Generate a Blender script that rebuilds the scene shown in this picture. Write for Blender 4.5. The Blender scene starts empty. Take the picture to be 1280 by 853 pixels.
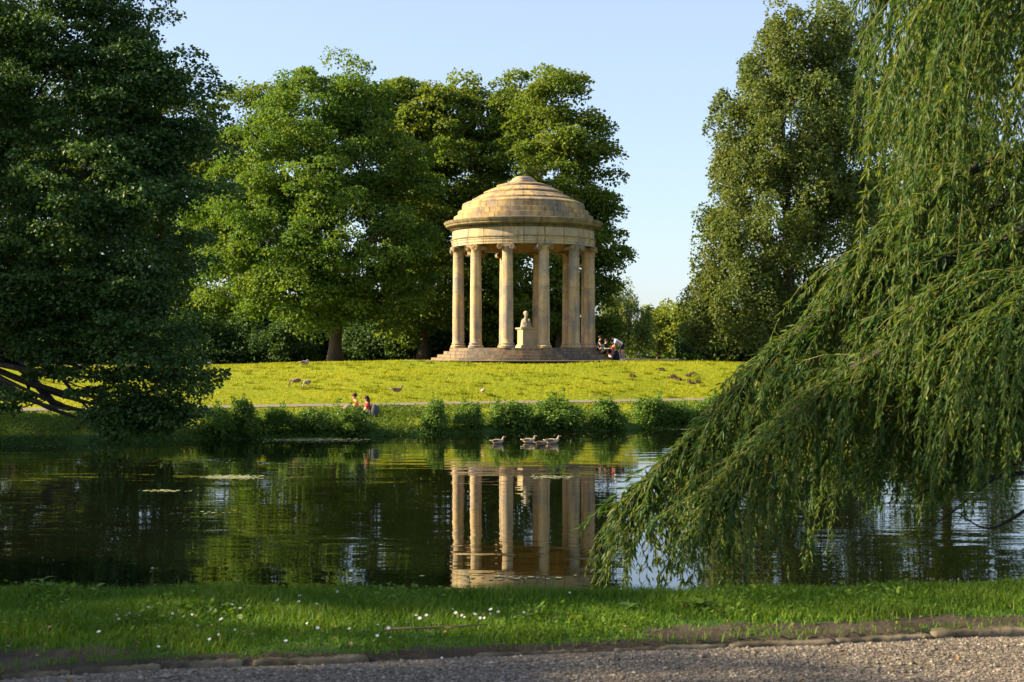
import bpy, math
import numpy as np
from mathutils import Vector, Matrix

PI = math.pi
SC = bpy.context.scene
COL = SC.collection
F, HY, EYE = 1778.0, 442.0, 3.35          # focal length in photo pixels, horizon row, eye height over the water


def wx(px, D): return (px - 640.0) * D / F
def wz(py, D): return EYE - (py - HY) * D / F
def P3(px, py, D): return np.array([wx(px, D), D, wz(py, D)])


# ------------------------------------------------------------------ object helpers
def link(o, parent=None):
    COL.objects.link(o)
    if parent is not None:
        o.parent = parent
    return o


def tag(o, label=None, cat=None, group=None, kind=None):
    if label: o['label'] = label
    if cat: o['category'] = cat
    if group: o['group'] = group
    if kind: o['kind'] = kind
    return o


def empty(name, loc, label, cat, group=None, rz=0.0):
    o = bpy.data.objects.new(name, None)
    o.empty_display_size = 0.2
    o.location = loc
    o.rotation_euler = (0, 0, rz)
    link(o)
    return tag(o, label, cat, group)


def copy_tree(o, parent=None):
    c = o.copy()
    COL.objects.link(c)
    c.parent = parent
    for ch in list(o.children):
        copy_tree(ch, c)
    return c


def raw_mesh(name, verts, counts, idx, mats, smooth=False, tone=None, uv=None, midx=None):
    me = bpy.data.meshes.new(name)
    verts = np.ascontiguousarray(verts, dtype=np.float32)
    idx = np.ascontiguousarray(idx, dtype=np.int32)
    counts = np.ascontiguousarray(counts, dtype=np.int32)
    me.vertices.add(len(verts)); me.vertices.foreach_set('co', verts.ravel())
    me.loops.add(len(idx)); me.loops.foreach_set('vertex_index', idx)
    me.polygons.add(len(counts))
    starts = np.concatenate(([0], np.cumsum(counts)[:-1])).astype(np.int32)
    me.polygons.foreach_set('loop_start', starts)
    me.polygons.foreach_set('loop_total', counts)
    if midx is not None: me.polygons.foreach_set('material_index', np.asarray(midx, np.int32))
    me.polygons.foreach_set('use_smooth', np.full(len(counts), bool(smooth)))
    me.update(calc_edges=True)
    if tone is not None:
        a = me.attributes.new('tone', 'FLOAT', 'FACE')
        a.data.foreach_set('value', np.asarray(tone, np.float32))
    if uv is not None:
        l = me.uv_layers.new(name='UVMap')
        l.data.foreach_set('uv', np.asarray(uv, np.float32).ravel())
    for m in (mats if isinstance(mats, (list, tuple)) else [mats]):
        me.materials.append(m)
    return me


class MB:
    """Collects tubes, boxes and lathes; build() links them as one mesh object."""
    def __init__(self): self.v, self.f, self.m, self.uv = [], [], [], []

    def add(self, V, Fs, mi=0, uv=None):
        b = len(self.v)
        self.v.extend([tuple(map(float, p)) for p in V])
        for k, f in enumerate(Fs):
            self.f.append(tuple(b + i for i in f)); self.m.append(mi)
            self.uv.append(uv[k] if uv is not None else [(0, 0)] * len(f))

    def box(self, c, s, rz=0, mi=0, taper=1.0, rot=None):
        x, y, z = s[0] / 2, s[1] / 2, s[2] / 2
        V = []
        for dz, t in ((-z, 1), (z, taper)):
            for dx, dy in ((-x, -y), (x, -y), (x, y), (-x, y)):
                p = Vector((dx * t, dy * t, dz))
                p = rot @ p if rot is not None else Matrix.Rotation(rz, 3, 'Z') @ p
                V.append((c[0] + p.x, c[1] + p.y, c[2] + p.z))
        self.add(V, [(3, 2, 1, 0), (4, 5, 6, 7), (0, 1, 5, 4), (1, 2, 6, 5), (2, 3, 7, 6), (3, 0, 4, 7)], mi)

    def tube(self, pts, rad, sides=8, mi=0, cap=True, flat=None):
        pts = [Vector(p) for p in pts]
        n = len(pts)
        up = None
        V = []
        for i in range(n):
            t = (pts[min(i + 1, n - 1)] - pts[max(i - 1, 0)])
            t = t.normalized() if t.length > 1e-9 else Vector((0, 0, 1))
            if up is None:
                up = t.orthogonal().normalized()
            up = (up - t * up.dot(t))
            up = up.normalized() if up.length > 1e-6 else t.orthogonal().normalized()
            s = t.cross(up)
            for k in range(sides):
                a = 2 * PI * k / sides
                V.append(pts[i] + (up * math.cos(a) + s * math.sin(a)) * rad[i])
        Fs = [(i * sides + k, i * sides + (k + 1) % sides, (i + 1) * sides + (k + 1) % sides, (i + 1) * sides + k)
              for i in range(n - 1) for k in range(sides)]
        if cap:
            Fs.append(tuple(reversed(range(sides)))); Fs.append(tuple((n - 1) * sides + k for k in range(sides)))
        self.add(V, Fs, mi)

    def lathe(self, prof, seg=96, c=(0, 0, 0), mi=0, ul=None, a0=0.0, closed=True, arc=2 * PI):
        """prof: (r, z[, v]) rows from bottom to top; UV u runs 0..1 round, v is the third column (or z)."""
        n = len(prof)
        cols = seg if closed else seg + 1
        V = [(c[0] + p[0] * math.cos(a0 + arc * k / seg), c[1] + p[0] * math.sin(a0 + arc * k / seg), c[2] + p[1])
             for p in prof for k in range(cols)]
        Fs, U = [], []
        for i in range(n - 1):
            va, vb = (prof[i][2], prof[i + 1][2]) if len(prof[i]) > 2 else (prof[i][1], prof[i + 1][1])
            for k in range(seg):
                k2 = (k + 1) % cols
                Fs.append((i * cols + k, i * cols + k2, (i + 1) * cols + k2, (i + 1) * cols + k))
                U.append([(k / seg, va), ((k + 1) / seg, va), ((k + 1) / seg, vb), (k / seg, vb)])
        self.add(V, Fs, mi, U)

    def sphere(self, c, r, seg=12, rings=8, mi=0, rot=None):
        r = (r, r, r) if not isinstance(r, (tuple, list)) else r
        V = []
        for i in range(rings + 1):
            t = PI * i / rings
            for k in range(seg):
                a = 2 * PI * k / seg
                p = Vector((r[0] * math.sin(t) * math.cos(a), r[1] * math.sin(t) * math.sin(a), -r[2] * math.cos(t)))
                if rot is not None: p = rot @ p
                V.append((c[0] + p.x, c[1] + p.y, c[2] + p.z))
        Fs = [(i * seg + k, i * seg + (k + 1) % seg, (i + 1) * seg + (k + 1) % seg, (i + 1) * seg + k)
              for i in range(rings) for k in range(seg)]
        self.add(V, Fs, mi)

    def mesh(self, name, mats, smooth=False):
        counts = [len(f) for f in self.f]
        idx = [i for f in self.f for i in f]
        uv = [u for f in self.uv for u in f]
        return raw_mesh(name, np.array(self.v), counts, idx, mats, smooth, uv=uv, midx=self.m)

    def build(self, name, mats, parent=None, smooth=False, loc=None, bevel=0.0, autosmooth=None):
        o = bpy.data.objects.new(name, self.mesh(name, mats, smooth))
        if loc is not None: o.location = loc
        link(o, parent)
        if bevel > 0:
            b = o.modifiers.new('bevel', 'BEVEL'); b.width = bevel; b.segments = 2; b.limit_method = 'ANGLE'; b.angle_limit = 0.6
        if autosmooth is not None:
            me = o.data
            me.polygons.foreach_set('use_smooth', np.full(len(me.polygons), True))
            me.set_sharp_from_angle(angle=autosmooth)
        return o


def mesh_obj(name, me, parent=None, loc=None):
    o = bpy.data.objects.new(name, me)
    if loc is not None: o.location = loc
    return link(o, parent)


# ------------------------------------------------------------------ materials
def new_mat(name):
    m = bpy.data.materials.new(name)
    m.use_nodes = True
    nt = m.node_tree
    b = nt.nodes['Principled BSDF']
    return m, nt, nt.nodes, nt.links, b


def ramp(n, stops, interp='LINEAR'):
    r = n.new('ShaderNodeValToRGB')
    r.color_ramp.interpolation = interp
    els = r.color_ramp.elements
    while len(els) < len(stops): els.new(0.5)
    for e, (p, c) in zip(els, stops):
        e.position = p; e.color = (c[0], c[1], c[2], 1)
    return r


def noise(n, l, scale, detail=4, rough=0.55, vec=None, coord='Object', mscale=None):
    t = n.new('ShaderNodeTexNoise')
    t.inputs['Scale'].default_value = scale
    t.inputs['Detail'].default_value = detail
    t.inputs['Roughness'].default_value = rough
    if vec is None:
        tc = n.new('ShaderNodeTexCoord'); vec = tc.outputs[coord]
    if mscale is not None:
        mp = n.new('ShaderNodeMapping'); mp.inputs['Scale'].default_value = mscale; mp.inputs['Rotation'].default_value = (0.5, 0.7, 0.6)
        l.new(vec, mp.inputs['Vector']); vec = mp.outputs['Vector']
    l.new(vec, t.inputs['Vector'])
    return t


def mixc(n, l, fac, a, b, mode='MIX'):
    m = n.new('ShaderNodeMix'); m.data_type = 'RGBA'; m.blend_type = mode
    for sock, v in ((m.inputs[0], fac), (m.inputs[6], a), (m.inputs[7], b)):
        if isinstance(v, (int, float)): sock.default_value = v
        elif isinstance(v, tuple): sock.default_value = (v[0], v[1], v[2], 1)
        else: l.new(v, sock)
    return m.outputs[2]


def bump(n, l, h, strength=0.4, dist=0.02, b=None):
    bp = n.new('ShaderNodeBump')
    bp.inputs['Strength'].default_value = strength; bp.inputs['Distance'].default_value = dist
    l.new(h, bp.inputs['Height'])
    if b is not None: l.new(bp.outputs['Normal'], b.inputs['Normal'])
    return bp.outputs['Normal']


def leaf_mat(name, c0, c1, c2, trans=0.35, tcol=None, rough=0.6, spec=0.22):
    m, nt, n, l, b = new_mat(name)
    at = n.new('ShaderNodeAttribute'); at.attribute_name = 'tone'
    r = ramp(n, [(0.0, c0), (0.5, c1), (1.0, c2)])
    l.new(at.outputs['Fac'], r.inputs[0])
    l.new(r.outputs[0], b.inputs['Base Color'])
    b.inputs['Roughness'].default_value = rough
    b.inputs['Specular IOR Level'].default_value = spec
    t = n.new('ShaderNodeBsdfTranslucent')
    tint = mixc(n, l, 1.0, r.outputs[0], tcol or (1.35, 1.25, 0.45), 'MULTIPLY')
    l.new(tint, t.inputs['Color'])
    mx = n.new('ShaderNodeMixShader'); mx.inputs[0].default_value = trans
    l.new(b.outputs[0], mx.inputs[1]); l.new(t.outputs[0], mx.inputs[2])
    l.new(mx.outputs[0], n['Material Output'].inputs['Surface'])
    return m


def plain(name, col, rough=0.7, spec=0.3, nscale=0, var=0.15, bs=0.0):
    m, nt, n, l, b = new_mat(name)
    b.inputs['Roughness'].default_value = rough
    b.inputs['Specular IOR Level'].default_value = spec
    if nscale:
        t = noise(n, l, nscale)
        r = ramp(n, [(0.3, tuple(c * (1 - var) for c in col)), (0.7, tuple(min(1, c * (1 + var)) for c in col))])
        l.new(t.outputs[0], r.inputs[0]); l.new(r.outputs[0], b.inputs['Base Color'])
        if bs: bump(n, l, t.outputs[0], bs, 0.02, b)
    else:
        b.inputs['Base Color'].default_value = (*col, 1)
    return m


def bark_mat(name, c0, c1):
    m, nt, n, l, b = new_mat(name)
    t = noise(n, l, 2.2, 6, 0.6, mscale=(3.5, 3.5, 0.6))
    r = ramp(n, [(0.3, c0), (0.7, c1)])
    l.new(t.outputs[0], r.inputs[0]); l.new(r.outputs[0], b.inputs['Base Color'])
    b.inputs['Roughness'].default_value = 0.9
    bump(n, l, t.outputs[0], 0.9, 0.08, b)
    return m


def stone_mat(name, base, dark, warm, blocks=None, nrows=1.0, bumpd=0.02, grey=0.55, mortar=0.035, offs=0.5):
    """Weathered sandstone; blocks = stones per turn laid out in UV rows."""
    m, nt, n, l, b = new_mat(name)
    gp = n.new('ShaderNodeNewGeometry').outputs['Position']     # world position: no two copies weather alike
    big = noise(n, l, 0.8, 6, 0.62, vec=gp)
    rg = ramp(n, [(0.44, (0, 0, 0)), (0.60, (1, 1, 1))]); l.new(big.outputs[0], rg.inputs[0])
    sm = noise(n, l, 5.0, 6, 0.65, vec=gp)
    rs = ramp(n, [(0.3, tuple(c * 0.78 for c in base)), (0.55, base), (0.75, tuple(min(1, c * 1.15) for c in base))])
    l.new(sm.outputs[0], rs.inputs[0])
    col = rs.outputs[0]
    if blocks:
        uvn = n.new('ShaderNodeUVMap')
        br = n.new('ShaderNodeTexBrick')
        br.offset = offs
        br.inputs['Scale'].default_value = 1.0
        br.inputs['Brick Width'].default_value = 1.0
        br.inputs['Row Height'].default_value = 1.0
        br.inputs['Mortar Size'].default_value = mortar
        br.inputs['Mortar Smooth'].default_value = 0.2
        br.inputs['Color1'].default_value = (0.66, 0.65, 0.66, 1)
        br.inputs['Color2'].default_value = (1.0, 0.96, 0.86, 1)
        br.inputs['Mortar'].default_value = (0.25, 0.22, 0.18, 1)
        mpb = n.new('ShaderNodeMapping'); mpb.inputs['Scale'].default_value = (blocks, nrows, 1)
        l.new(uvn.outputs[0], mpb.inputs['Vector']); l.new(mpb.outputs[0], br.inputs['Vector'])
        col = mixc(n, l, 0.85, col, br.outputs['Color'], 'MULTIPLY')
    wn = noise(n, l, 1.4, 5, 0.6, vec=gp)
    rw = ramp(n, [(0.48, (0, 0, 0)), (0.66, (1, 1, 1))]); l.new(wn.outputs[0], rw.inputs[0])
    f2 = n.new('ShaderNodeMath'); f2.operation = 'MULTIPLY'; f2.inputs[1].default_value = 0.45
    l.new(rw.outputs[0], f2.inputs[0])
    col = mixc(n, l, f2.outputs[0], col, warm)
    f1 = n.new('ShaderNodeMath'); f1.operation = 'MULTIPLY'; f1.inputs[1].default_value = grey
    l.new(rg.outputs[0], f1.inputs[0])
    col = mixc(n, l, f1.outputs[0], col, dark)
    st = noise(n, l, 1.0, 5, 0.65, vec=gp, mscale=(3.2, 3.2, 0.22))       # rain streaks
    rst = ramp(n, [(0.45, (1, 1, 1)), (0.66, (0.48, 0.47, 0.46))]); l.new(st.outputs[0], rst.inputs[0])
    col = mixc(n, l, 0.8, col, rst.outputs[0], 'MULTIPLY')
    l.new(col, b.inputs['Base Color'])
    b.inputs['Roughness'].default_value = 0.85
    b.inputs['Specular IOR Level'].default_value = 0.2
    bump(n, l, sm.outputs[0], 0.5, bumpd, b)
    return m


M = {}
M['alder'] = leaf_mat('alder_leaf', (0.030, 0.075, 0.016), (0.048, 0.108, 0.022), (0.080, 0.145, 0.032), 0.30, rough=0.55, spec=0.3)
M['maple'] = leaf_mat('maple_leaf', (0.060, 0.130, 0.020), (0.095, 0.175, 0.026), (0.150, 0.215, 0.034), 0.46)
M['lime'] = leaf_mat('lime_leaf', (0.072, 0.132, 0.018), (0.115, 0.180, 0.024), (0.180, 0.220, 0.034), 0.48)
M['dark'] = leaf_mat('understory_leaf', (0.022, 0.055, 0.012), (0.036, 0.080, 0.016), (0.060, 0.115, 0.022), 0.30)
M['willow'] = leaf_mat('willow_leaf', (0.040, 0.092, 0.022), (0.070, 0.130, 0.028), (0.150, 0.195, 0.036), 0.42, rough=0.5)
M['grey_green'] = leaf_mat('grey_green_leaf', (0.070, 0.115, 0.030), (0.105, 0.150, 0.040), (0.165, 0.195, 0.055), 0.42)
M['farwillow'] = leaf_mat('pale_willow_leaf', (0.110, 0.170, 0.045), (0.150, 0.205, 0.055), (0.200, 0.240, 0.065), 0.42)
M['bright'] = leaf_mat('yellow_green_leaf', (0.120, 0.180, 0.020), (0.170, 0.220, 0.026), (0.220, 0.250, 0.034), 0.35)
M['shrub'] = leaf_mat('shrub_leaf', (0.070, 0.150, 0.024), (0.105, 0.195, 0.032), (0.150, 0.235, 0.044), 0.34, rough=0.55)
M['bank'] = leaf_mat('bank_plant_leaf', (0.050, 0.105, 0.014), (0.085, 0.145, 0.018), (0.130, 0.190, 0.022), 0.35)
M['grass'] = leaf_mat('grass_blade', (0.046, 0.112, 0.008), (0.080, 0.160, 0.011), (0.150, 0.205, 0.024), 0.34)
M['lawn'] = leaf_mat('lawn_blade', (0.175, 0.220, 0.008), (0.250, 0.285, 0.010), (0.320, 0.325, 0.015), 0.40, tcol=(1.25, 1.15, 0.4))
M['bark'] = bark_mat('brown_bark', (0.045, 0.032, 0.022), (0.115, 0.082, 0.055))
M['darkbark'] = bark_mat('dark_bark', (0.012, 0.010, 0.008), (0.035, 0.028, 0.022))
M['twig'] = plain('willow_twig', (0.16, 0.15, 0.045), 0.7)
M['stone'] = stone_mat('sandstone', (0.60, 0.455, 0.255), (0.23, 0.21, 0.19), (0.62, 0.42, 0.16), grey=0.85, blocks=1, nrows=0.55, mortar=0.007, offs=0.0)
M['course'] = stone_mat('sandstone_courses', (0.50, 0.37, 0.19), (0.15, 0.14, 0.125), (0.60, 0.38, 0.10), blocks=30, nrows=1.0, grey=0.65)
M['frieze'] = stone_mat('frieze_stone', (0.54, 0.44, 0.27), (0.24, 0.225, 0.205), (0.56, 0.40, 0.15), blocks=22, nrows=1.0, grey=0.6)
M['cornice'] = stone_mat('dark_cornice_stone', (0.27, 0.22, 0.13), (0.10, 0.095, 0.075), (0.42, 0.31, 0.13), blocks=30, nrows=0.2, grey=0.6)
M['soffit'] = stone_mat('soffit_stone', (0.44, 0.29, 0.14), (0.32, 0.20, 0.10), (0.50, 0.30, 0.12), grey=0.4)
M['step'] = stone_mat('step_stone', (0.27, 0.21, 0.14), (0.085, 0.08, 0.075), (0.30, 0.20, 0.10), blocks=26, nrows=1.0, bumpd=0.05, grey=0.75)
M['plaster'] = plain('pale_pedestal_stone', (0.40, 0.33, 0.19), 0.8, 0.2, 3, 0.12, 0.1)
M['marble'] = plain('bust_stone', (0.28, 0.26, 0.19), 0.7, 0.2, 5, 0.3, 0.15)
M['kerb'] = plain('kerb_stone', (0.095, 0.080, 0.054), 0.95, 0.1, 7, 0.6, 0.8)
M['molehill'] = plain('molehill_soil', (0.085, 0.05, 0.03), 0.95, 0.1, 9, 0.4, 0.8)
M['skin'] = plain('skin', (0.55, 0.32, 0.22), 0.6, 0.3)
M['hair'] = plain('brown_hair', (0.035, 0.02, 0.014), 0.7, 0.3)
M['white_cloth'] = plain('white_cloth', (0.78, 0.78, 0.80), 0.85, 0.1)
M['black_cloth'] = plain('black_cloth', (0.015, 0.015, 0.02), 0.85, 0.1)
M['green_cloth'] = plain('dark_green_cloth', (0.015, 0.04, 0.035), 0.85, 0.1)
M['red_cloth'] = plain('red_cloth', (0.55, 0.05, 0.03), 0.85, 0.1)
M['navy_cloth'] = plain('navy_cloth', (0.02, 0.025, 0.06), 0.85, 0.1)
M['orange_cloth'] = plain('orange_cloth', (0.62, 0.26, 0.08), 0.85, 0.1)
M['pink_cloth'] = plain('pale_cloth', (0.22, 0.17, 0.15), 0.85, 0.1)
M['goose_body'] = plain('goose_plumage', (0.22, 0.165, 0.11), 0.8, 0.15, 14, 0.35)
M['goose_pale'] = plain('pale_plumage', (0.36, 0.29, 0.205), 0.8, 0.15, 12, 0.25)
M['goose_wing'] = plain('goose_wing', (0.12, 0.085, 0.055), 0.8, 0.15, 20, 0.5)
M['goose_white'] = plain('white_tail_feathers', (0.52, 0.50, 0.46), 0.8, 0.1)
M['beak'] = plain('orange_beak', (0.45, 0.22, 0.08), 0.5, 0.4)
M['bird_dark'] = plain('dark_plumage', (0.03, 0.035, 0.03), 0.8, 0.1)
M['petal'] = plain('white_petal', (0.62, 0.62, 0.63), 0.7, 0.2)
M['yolk'] = plain('yellow_flower_disc', (0.75, 0.50, 0.04), 0.7, 0.2)
M['stem'] = plain('green_stem', (0.06, 0.13, 0.025), 0.6, 0.3)
M['pad'] = leaf_mat('floating_leaf', (0.16, 0.20, 0.07), (0.26, 0.29, 0.13), (0.42, 0.42, 0.26), 0.0, rough=0.45)
M['stick'] = plain('dead_stick', (0.14, 0.10, 0.06), 0.9, 0.1, 12, 0.3)
M['paleboulder'] = plain('pale_boulder', (0.16, 0.15, 0.13), 0.9, 0.2, 6, 0.25, 0.5)


def gravel_mat():
    m, nt, n, l, b = new_mat('gravel')
    tc = n.new('ShaderNodeTexCoord')
    v = n.new('ShaderNodeTexVoronoi'); v.inputs['Scale'].default_value = 55
    l.new(tc.outputs['Object'], v.inputs['Vector'])
    r = ramp(n, [(0.0, (0.05, 0.038, 0.026)), (0.45, (0.13, 0.10, 0.07)), (0.8, (0.20, 0.16, 0.115)), (1.0, (0.30, 0.25, 0.19))])
    sep = n.new('ShaderNodeSeparateColor'); l.new(v.outputs['Color'], sep.inputs[0])
    l.new(sep.outputs[0], r.inputs[0])
    t = noise(n, l, 1.5, 4)
    rr = ramp(n, [(0.35, (0.65, 0.62, 0.58)), (0.65, (1, 1, 1))]); l.new(t.outputs[0], rr.inputs[0])
    l.new(mixc(n, l, 1.0, r.outputs[0], rr.outputs[0], 'MULTIPLY'), b.inputs['Base Color'])
    b.inputs['Roughness'].default_value = 0.9
    bump(n, l, v.outputs['Distance'], 0.8, 0.012, b)
    return m


def pebble_mat():
    m, nt, n, l, b = new_mat('pebble')
    at = n.new('ShaderNodeAttribute'); at.attribute_name = 'tone'
    r = ramp(n, [(0.0, (0.054, 0.046, 0.034)), (0.4, (0.130, 0.112, 0.084)), (0.75, (0.215, 0.188, 0.142)), (1.0, (0.40, 0.36, 0.29))])
    l.new(at.outputs['Fac'], r.inputs[0]); l.new(r.outputs[0], b.inputs['Base Color'])
    b.inputs['Roughness'].default_value = 0.85
    return m


def ground_mat():
    """Grass with bare earth where the ground's own 'soil' attribute says so; 'lit' lawn hue where 'lawn' says so."""
    m, nt, n, l, b = new_mat('ground_cover')
    a1 = n.new('ShaderNodeAttribute'); a1.attribute_name = 'soil'
    a2 = n.new('ShaderNodeAttribute'); a2.attribute_name = 'lawn'
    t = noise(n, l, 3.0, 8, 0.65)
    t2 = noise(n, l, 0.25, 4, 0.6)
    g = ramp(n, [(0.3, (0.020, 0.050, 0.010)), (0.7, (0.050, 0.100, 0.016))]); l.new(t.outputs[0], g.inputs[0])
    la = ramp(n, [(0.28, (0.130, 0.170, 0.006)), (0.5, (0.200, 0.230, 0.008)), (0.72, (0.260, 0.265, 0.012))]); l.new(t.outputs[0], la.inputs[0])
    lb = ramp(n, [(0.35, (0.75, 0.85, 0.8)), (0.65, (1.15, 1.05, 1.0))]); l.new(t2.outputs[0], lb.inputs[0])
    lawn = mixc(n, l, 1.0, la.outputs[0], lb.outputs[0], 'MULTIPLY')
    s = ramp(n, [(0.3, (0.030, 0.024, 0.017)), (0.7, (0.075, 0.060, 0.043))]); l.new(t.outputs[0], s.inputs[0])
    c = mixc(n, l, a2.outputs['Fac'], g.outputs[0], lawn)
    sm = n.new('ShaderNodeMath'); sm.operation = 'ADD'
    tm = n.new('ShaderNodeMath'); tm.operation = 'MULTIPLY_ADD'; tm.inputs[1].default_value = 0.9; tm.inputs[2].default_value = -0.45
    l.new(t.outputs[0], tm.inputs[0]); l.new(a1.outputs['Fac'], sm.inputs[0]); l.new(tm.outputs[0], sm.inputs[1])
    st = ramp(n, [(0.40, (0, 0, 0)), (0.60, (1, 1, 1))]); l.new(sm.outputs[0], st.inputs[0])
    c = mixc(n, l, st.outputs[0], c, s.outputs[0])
    l.new(c, b.inputs['Base Color'])
    b.inputs['Roughness'].default_value = 0.95
    b.inputs['Specular IOR Level'].default_value = 0.1
    bump(n, l, t.outputs[0], 0.8, 0.10, b)
    return m


def path_mat():
    m, nt, n, l, b = new_mat('sandy_path')
    t = noise(n, l, 6.0, 6, 0.7)
    r = ramp(n, [(0.3, (0.11, 0.095, 0.068)), (0.7, (0.19, 0.155, 0.115))]); l.new(t.outputs[0], r.inputs[0])
    l.new(r.outputs[0], b.inputs['Base Color']); b.inputs['Roughness'].default_value = 0.95
    bump(n, l, t.outputs[0], 0.4, 0.02, b)
    return m


def water_mat():
    m, nt, n, l, b = new_mat('pond_water')
    b.inputs['Base Color'].default_value = (0.0035, 0.0050, 0.0022, 1)
    b.inputs['Roughness'].default_value = 0.015
    b.inputs['IOR'].default_value = 1.55
    b.inputs['Specular IOR Level'].default_value = 0.5
    t1 = noise(n, l, 1.0, 2, 0.5, mscale=(0.30, 1.05, 1.0))
    t2 = noise(n, l, 1.0, 2, 0.5, mscale=(0.9, 3.0, 1.0))
    tb = noise(n, l, 1.0, 2, 0.5, mscale=(0.05, 0.16, 1.0))
    rb = ramp(n, [(0.42, (0.25, 0.25, 0.25)), (0.62, (1, 1, 1))]); l.new(tb.outputs[0], rb.inputs[0])
    ad = n.new('ShaderNodeMath'); ad.operation = 'MULTIPLY_ADD'; ad.inputs[1].default_value = 0.16
    l.new(t2.outputs[0], ad.inputs[0]); l.new(t1.outputs[0], ad.inputs[2])
    mu = n.new('ShaderNodeMath'); mu.operation = 'MULTIPLY'
    l.new(ad.outputs[0], mu.inputs[0]); l.new(rb.outputs[0], mu.inputs[1])
    bump(n, l, mu.outputs[0], 1.0, WATER_BUMP, b)
    return m


WATER_BUMP = 0.019
M['gravel'] = gravel_mat(); M['pebble'] = pebble_mat(); M['ground'] = ground_mat()
M['path'] = path_mat(); M['water'] = water_mat()

# ------------------------------------------------------------------ terrain
SH_X = [-80, -60, -34, -30, -19, -15, -12, -9, -6, -2, 0, 4, 7, 12, 20, 40, 70]
SH_Y = [40, 42, 48, 49, 51.6, 52.8, 55.0, 56.2, 57.2, 59.5, 60.5, 61.5, 63.5, 65, 66, 62, 55]
def shore_far(x): return np.interp(x, SH_X, SH_Y)
def shore_near(x): return np.interp(x, [-60, -30, -12, -6, 0, 5, 8, 12, 20, 50], [20, 16, 12.6, 12.2, 12.2, 12.6, 14.5, 17, 19, 22])
KX = [-60, -6, -2.63, -1.88, -1.45, -0.78, -0.22, 0.565, 1.22, 1.86, 2.45, 3.05, 6, 60]
KY = [1, 6.75, 7.33, 7.59, 7.64, 7.74, 7.88, 8.02, 8.13, 8.26, 8.40, 8.47, 8.85, 12]
def kerb_y(x): return np.interp(x, KX, KY)
def sstep(t): t = np.clip(t, 0, 1); return t * t * (3 - 2 * t)
def plateau(x): return 2.90 - np.clip(0.0009 * (x - 1.0) ** 2, 0, 0.45)


def height(x, y):
    x = np.asarray(x, float); y = np.asarray(y, float)
    yf, yn = shore_far(x), shore_near(x)
    d = np.minimum(np.minimum(yf - y, y - yn), np.minimum(x + 34, 48 - x))
    hb = -np.clip(0.5 * d, 0, 1.3)
    u = y - yf
    hf = np.interp(u, [0, 0.5, 6.6, 9.2], [0, 0.28, 0.97, 1.02])
    yp = yf + 9.0
    t = np.clip((y - yp) / (82.0 - yp), 0, 1)
    hf = np.where(u > 9.0, 1.02 + (plateau(x) - 1.02) * t * (1.5 - 0.5 * t), hf)
    v = yn - y
    hn = 1.72 * sstep(v / 2.75)
    hn = hn - 0.06 * sstep((kerb_y(x) + 0.03 - y) / 0.06)
    hl = 1.9 * sstep((-34 - x) / 6.0)
    hr = 1.9 * sstep((x - 48) / 6.0)
    hf = np.where(u > 0, hf, 0); hn = np.where(v > 0, hn, 0)
    side = np.maximum(hl, hr)
    land = np.maximum(np.maximum(hf, hn), side)
    return np.where(d > 0, hb, land)


def soil_mask(x, y):
    x = np.asarray(x, float); y = np.asarray(y, float)
    k = y - kerb_y(x)
    s = np.zeros_like(x)
    s = np.maximum(s, 1.0 * np.exp(-((x + 2.8) / 0.95) ** 2 - ((k - 0.25) / 0.34) ** 2))
    s = np.maximum(s, 1.0 * sstep((x - 0.45) / 0.5) * np.exp(-((k - 0.20) / 0.30) ** 2) * (0.80 + 0.20 * np.sin(x * 5.3) * np.sin(x * 2.1 + k * 9)))
    s = np.maximum(s, 0.62 * np.exp(-((k - 0.0) / 0.16) ** 2))
    s = np.maximum(s, 0.6 * np.exp(-((x + 3.0) / 0.5) ** 2 - ((k - 0.75) / 0.10) ** 2))
    s = np.where((k < 0) | (k > 1.6) | (y > 20), np.where((y < 20) & (k < 0), 1.0, 0.0), s)
    for cx, cy, r in ((-9, 72, 1.6), (-2.5, 75, 1.3), (4, 71.5, 1.8), (8.5, 76, 1.4), (-14, 76, 1.5), (1.5, 79, 1.2), (11, 73.5, 1.6), (-6, 79.5, 1.4)):   # worn patches on the lawn
        s = np.maximum(s, 0.42 * np.exp(-((x - cx) / (r * 1.8)) ** 2 - ((y - cy) / r) ** 2))
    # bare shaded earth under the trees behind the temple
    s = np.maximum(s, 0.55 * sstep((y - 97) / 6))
    return s


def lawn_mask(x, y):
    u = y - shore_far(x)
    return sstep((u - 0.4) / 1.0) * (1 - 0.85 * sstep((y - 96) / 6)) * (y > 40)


def axis(parts):
    out = []
    for a, b, s in parts: out.append(np.arange(a, b, s))
    return np.unique(np.round(np.concatenate(out), 4))


xs = axis([(-600, -120, 40), (-120, -40, 4), (-40, -5, 0.6), (-5, 5, 0.1), (5, 40, 0.6), (40, 120, 4), (120, 601, 40)])
ys = axis([(-120, 0, 10), (0, 5.5, 0.6), (5.5, 13.5, 0.06), (13.5, 24, 0.5), (24, 44, 1.5), (44, 70, 0.25), (70, 96, 0.5), (96, 140, 2), (140, 260, 15), (260, 901, 60)])
GX, GY = np.meshgrid(xs, ys)
rg = np.random.default_rng(5)
GZ = height(GX, GY)
fine = (np.abs(GX) < 5) & (GY > 5.5) & (GY < 11)
GZ = GZ + np.where(fine, 0.006 * rg.standard_normal(GZ.shape), 0) + np.where((GY > 62) & (GY < 96), 0.012 * rg.standard_normal(GZ.shape), 0)
GV = np.stack([GX, GY, GZ], -1).reshape(-1, 3)
nx, ny = len(xs), len(ys)
ii = np.arange((ny - 1) * (nx - 1)); r_, c_ = ii // (nx - 1), ii % (nx - 1)
a = r_ * nx + c_
GI = np.stack([a, a + 1, a + nx + 1, a + nx], -1).ravel()
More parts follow.
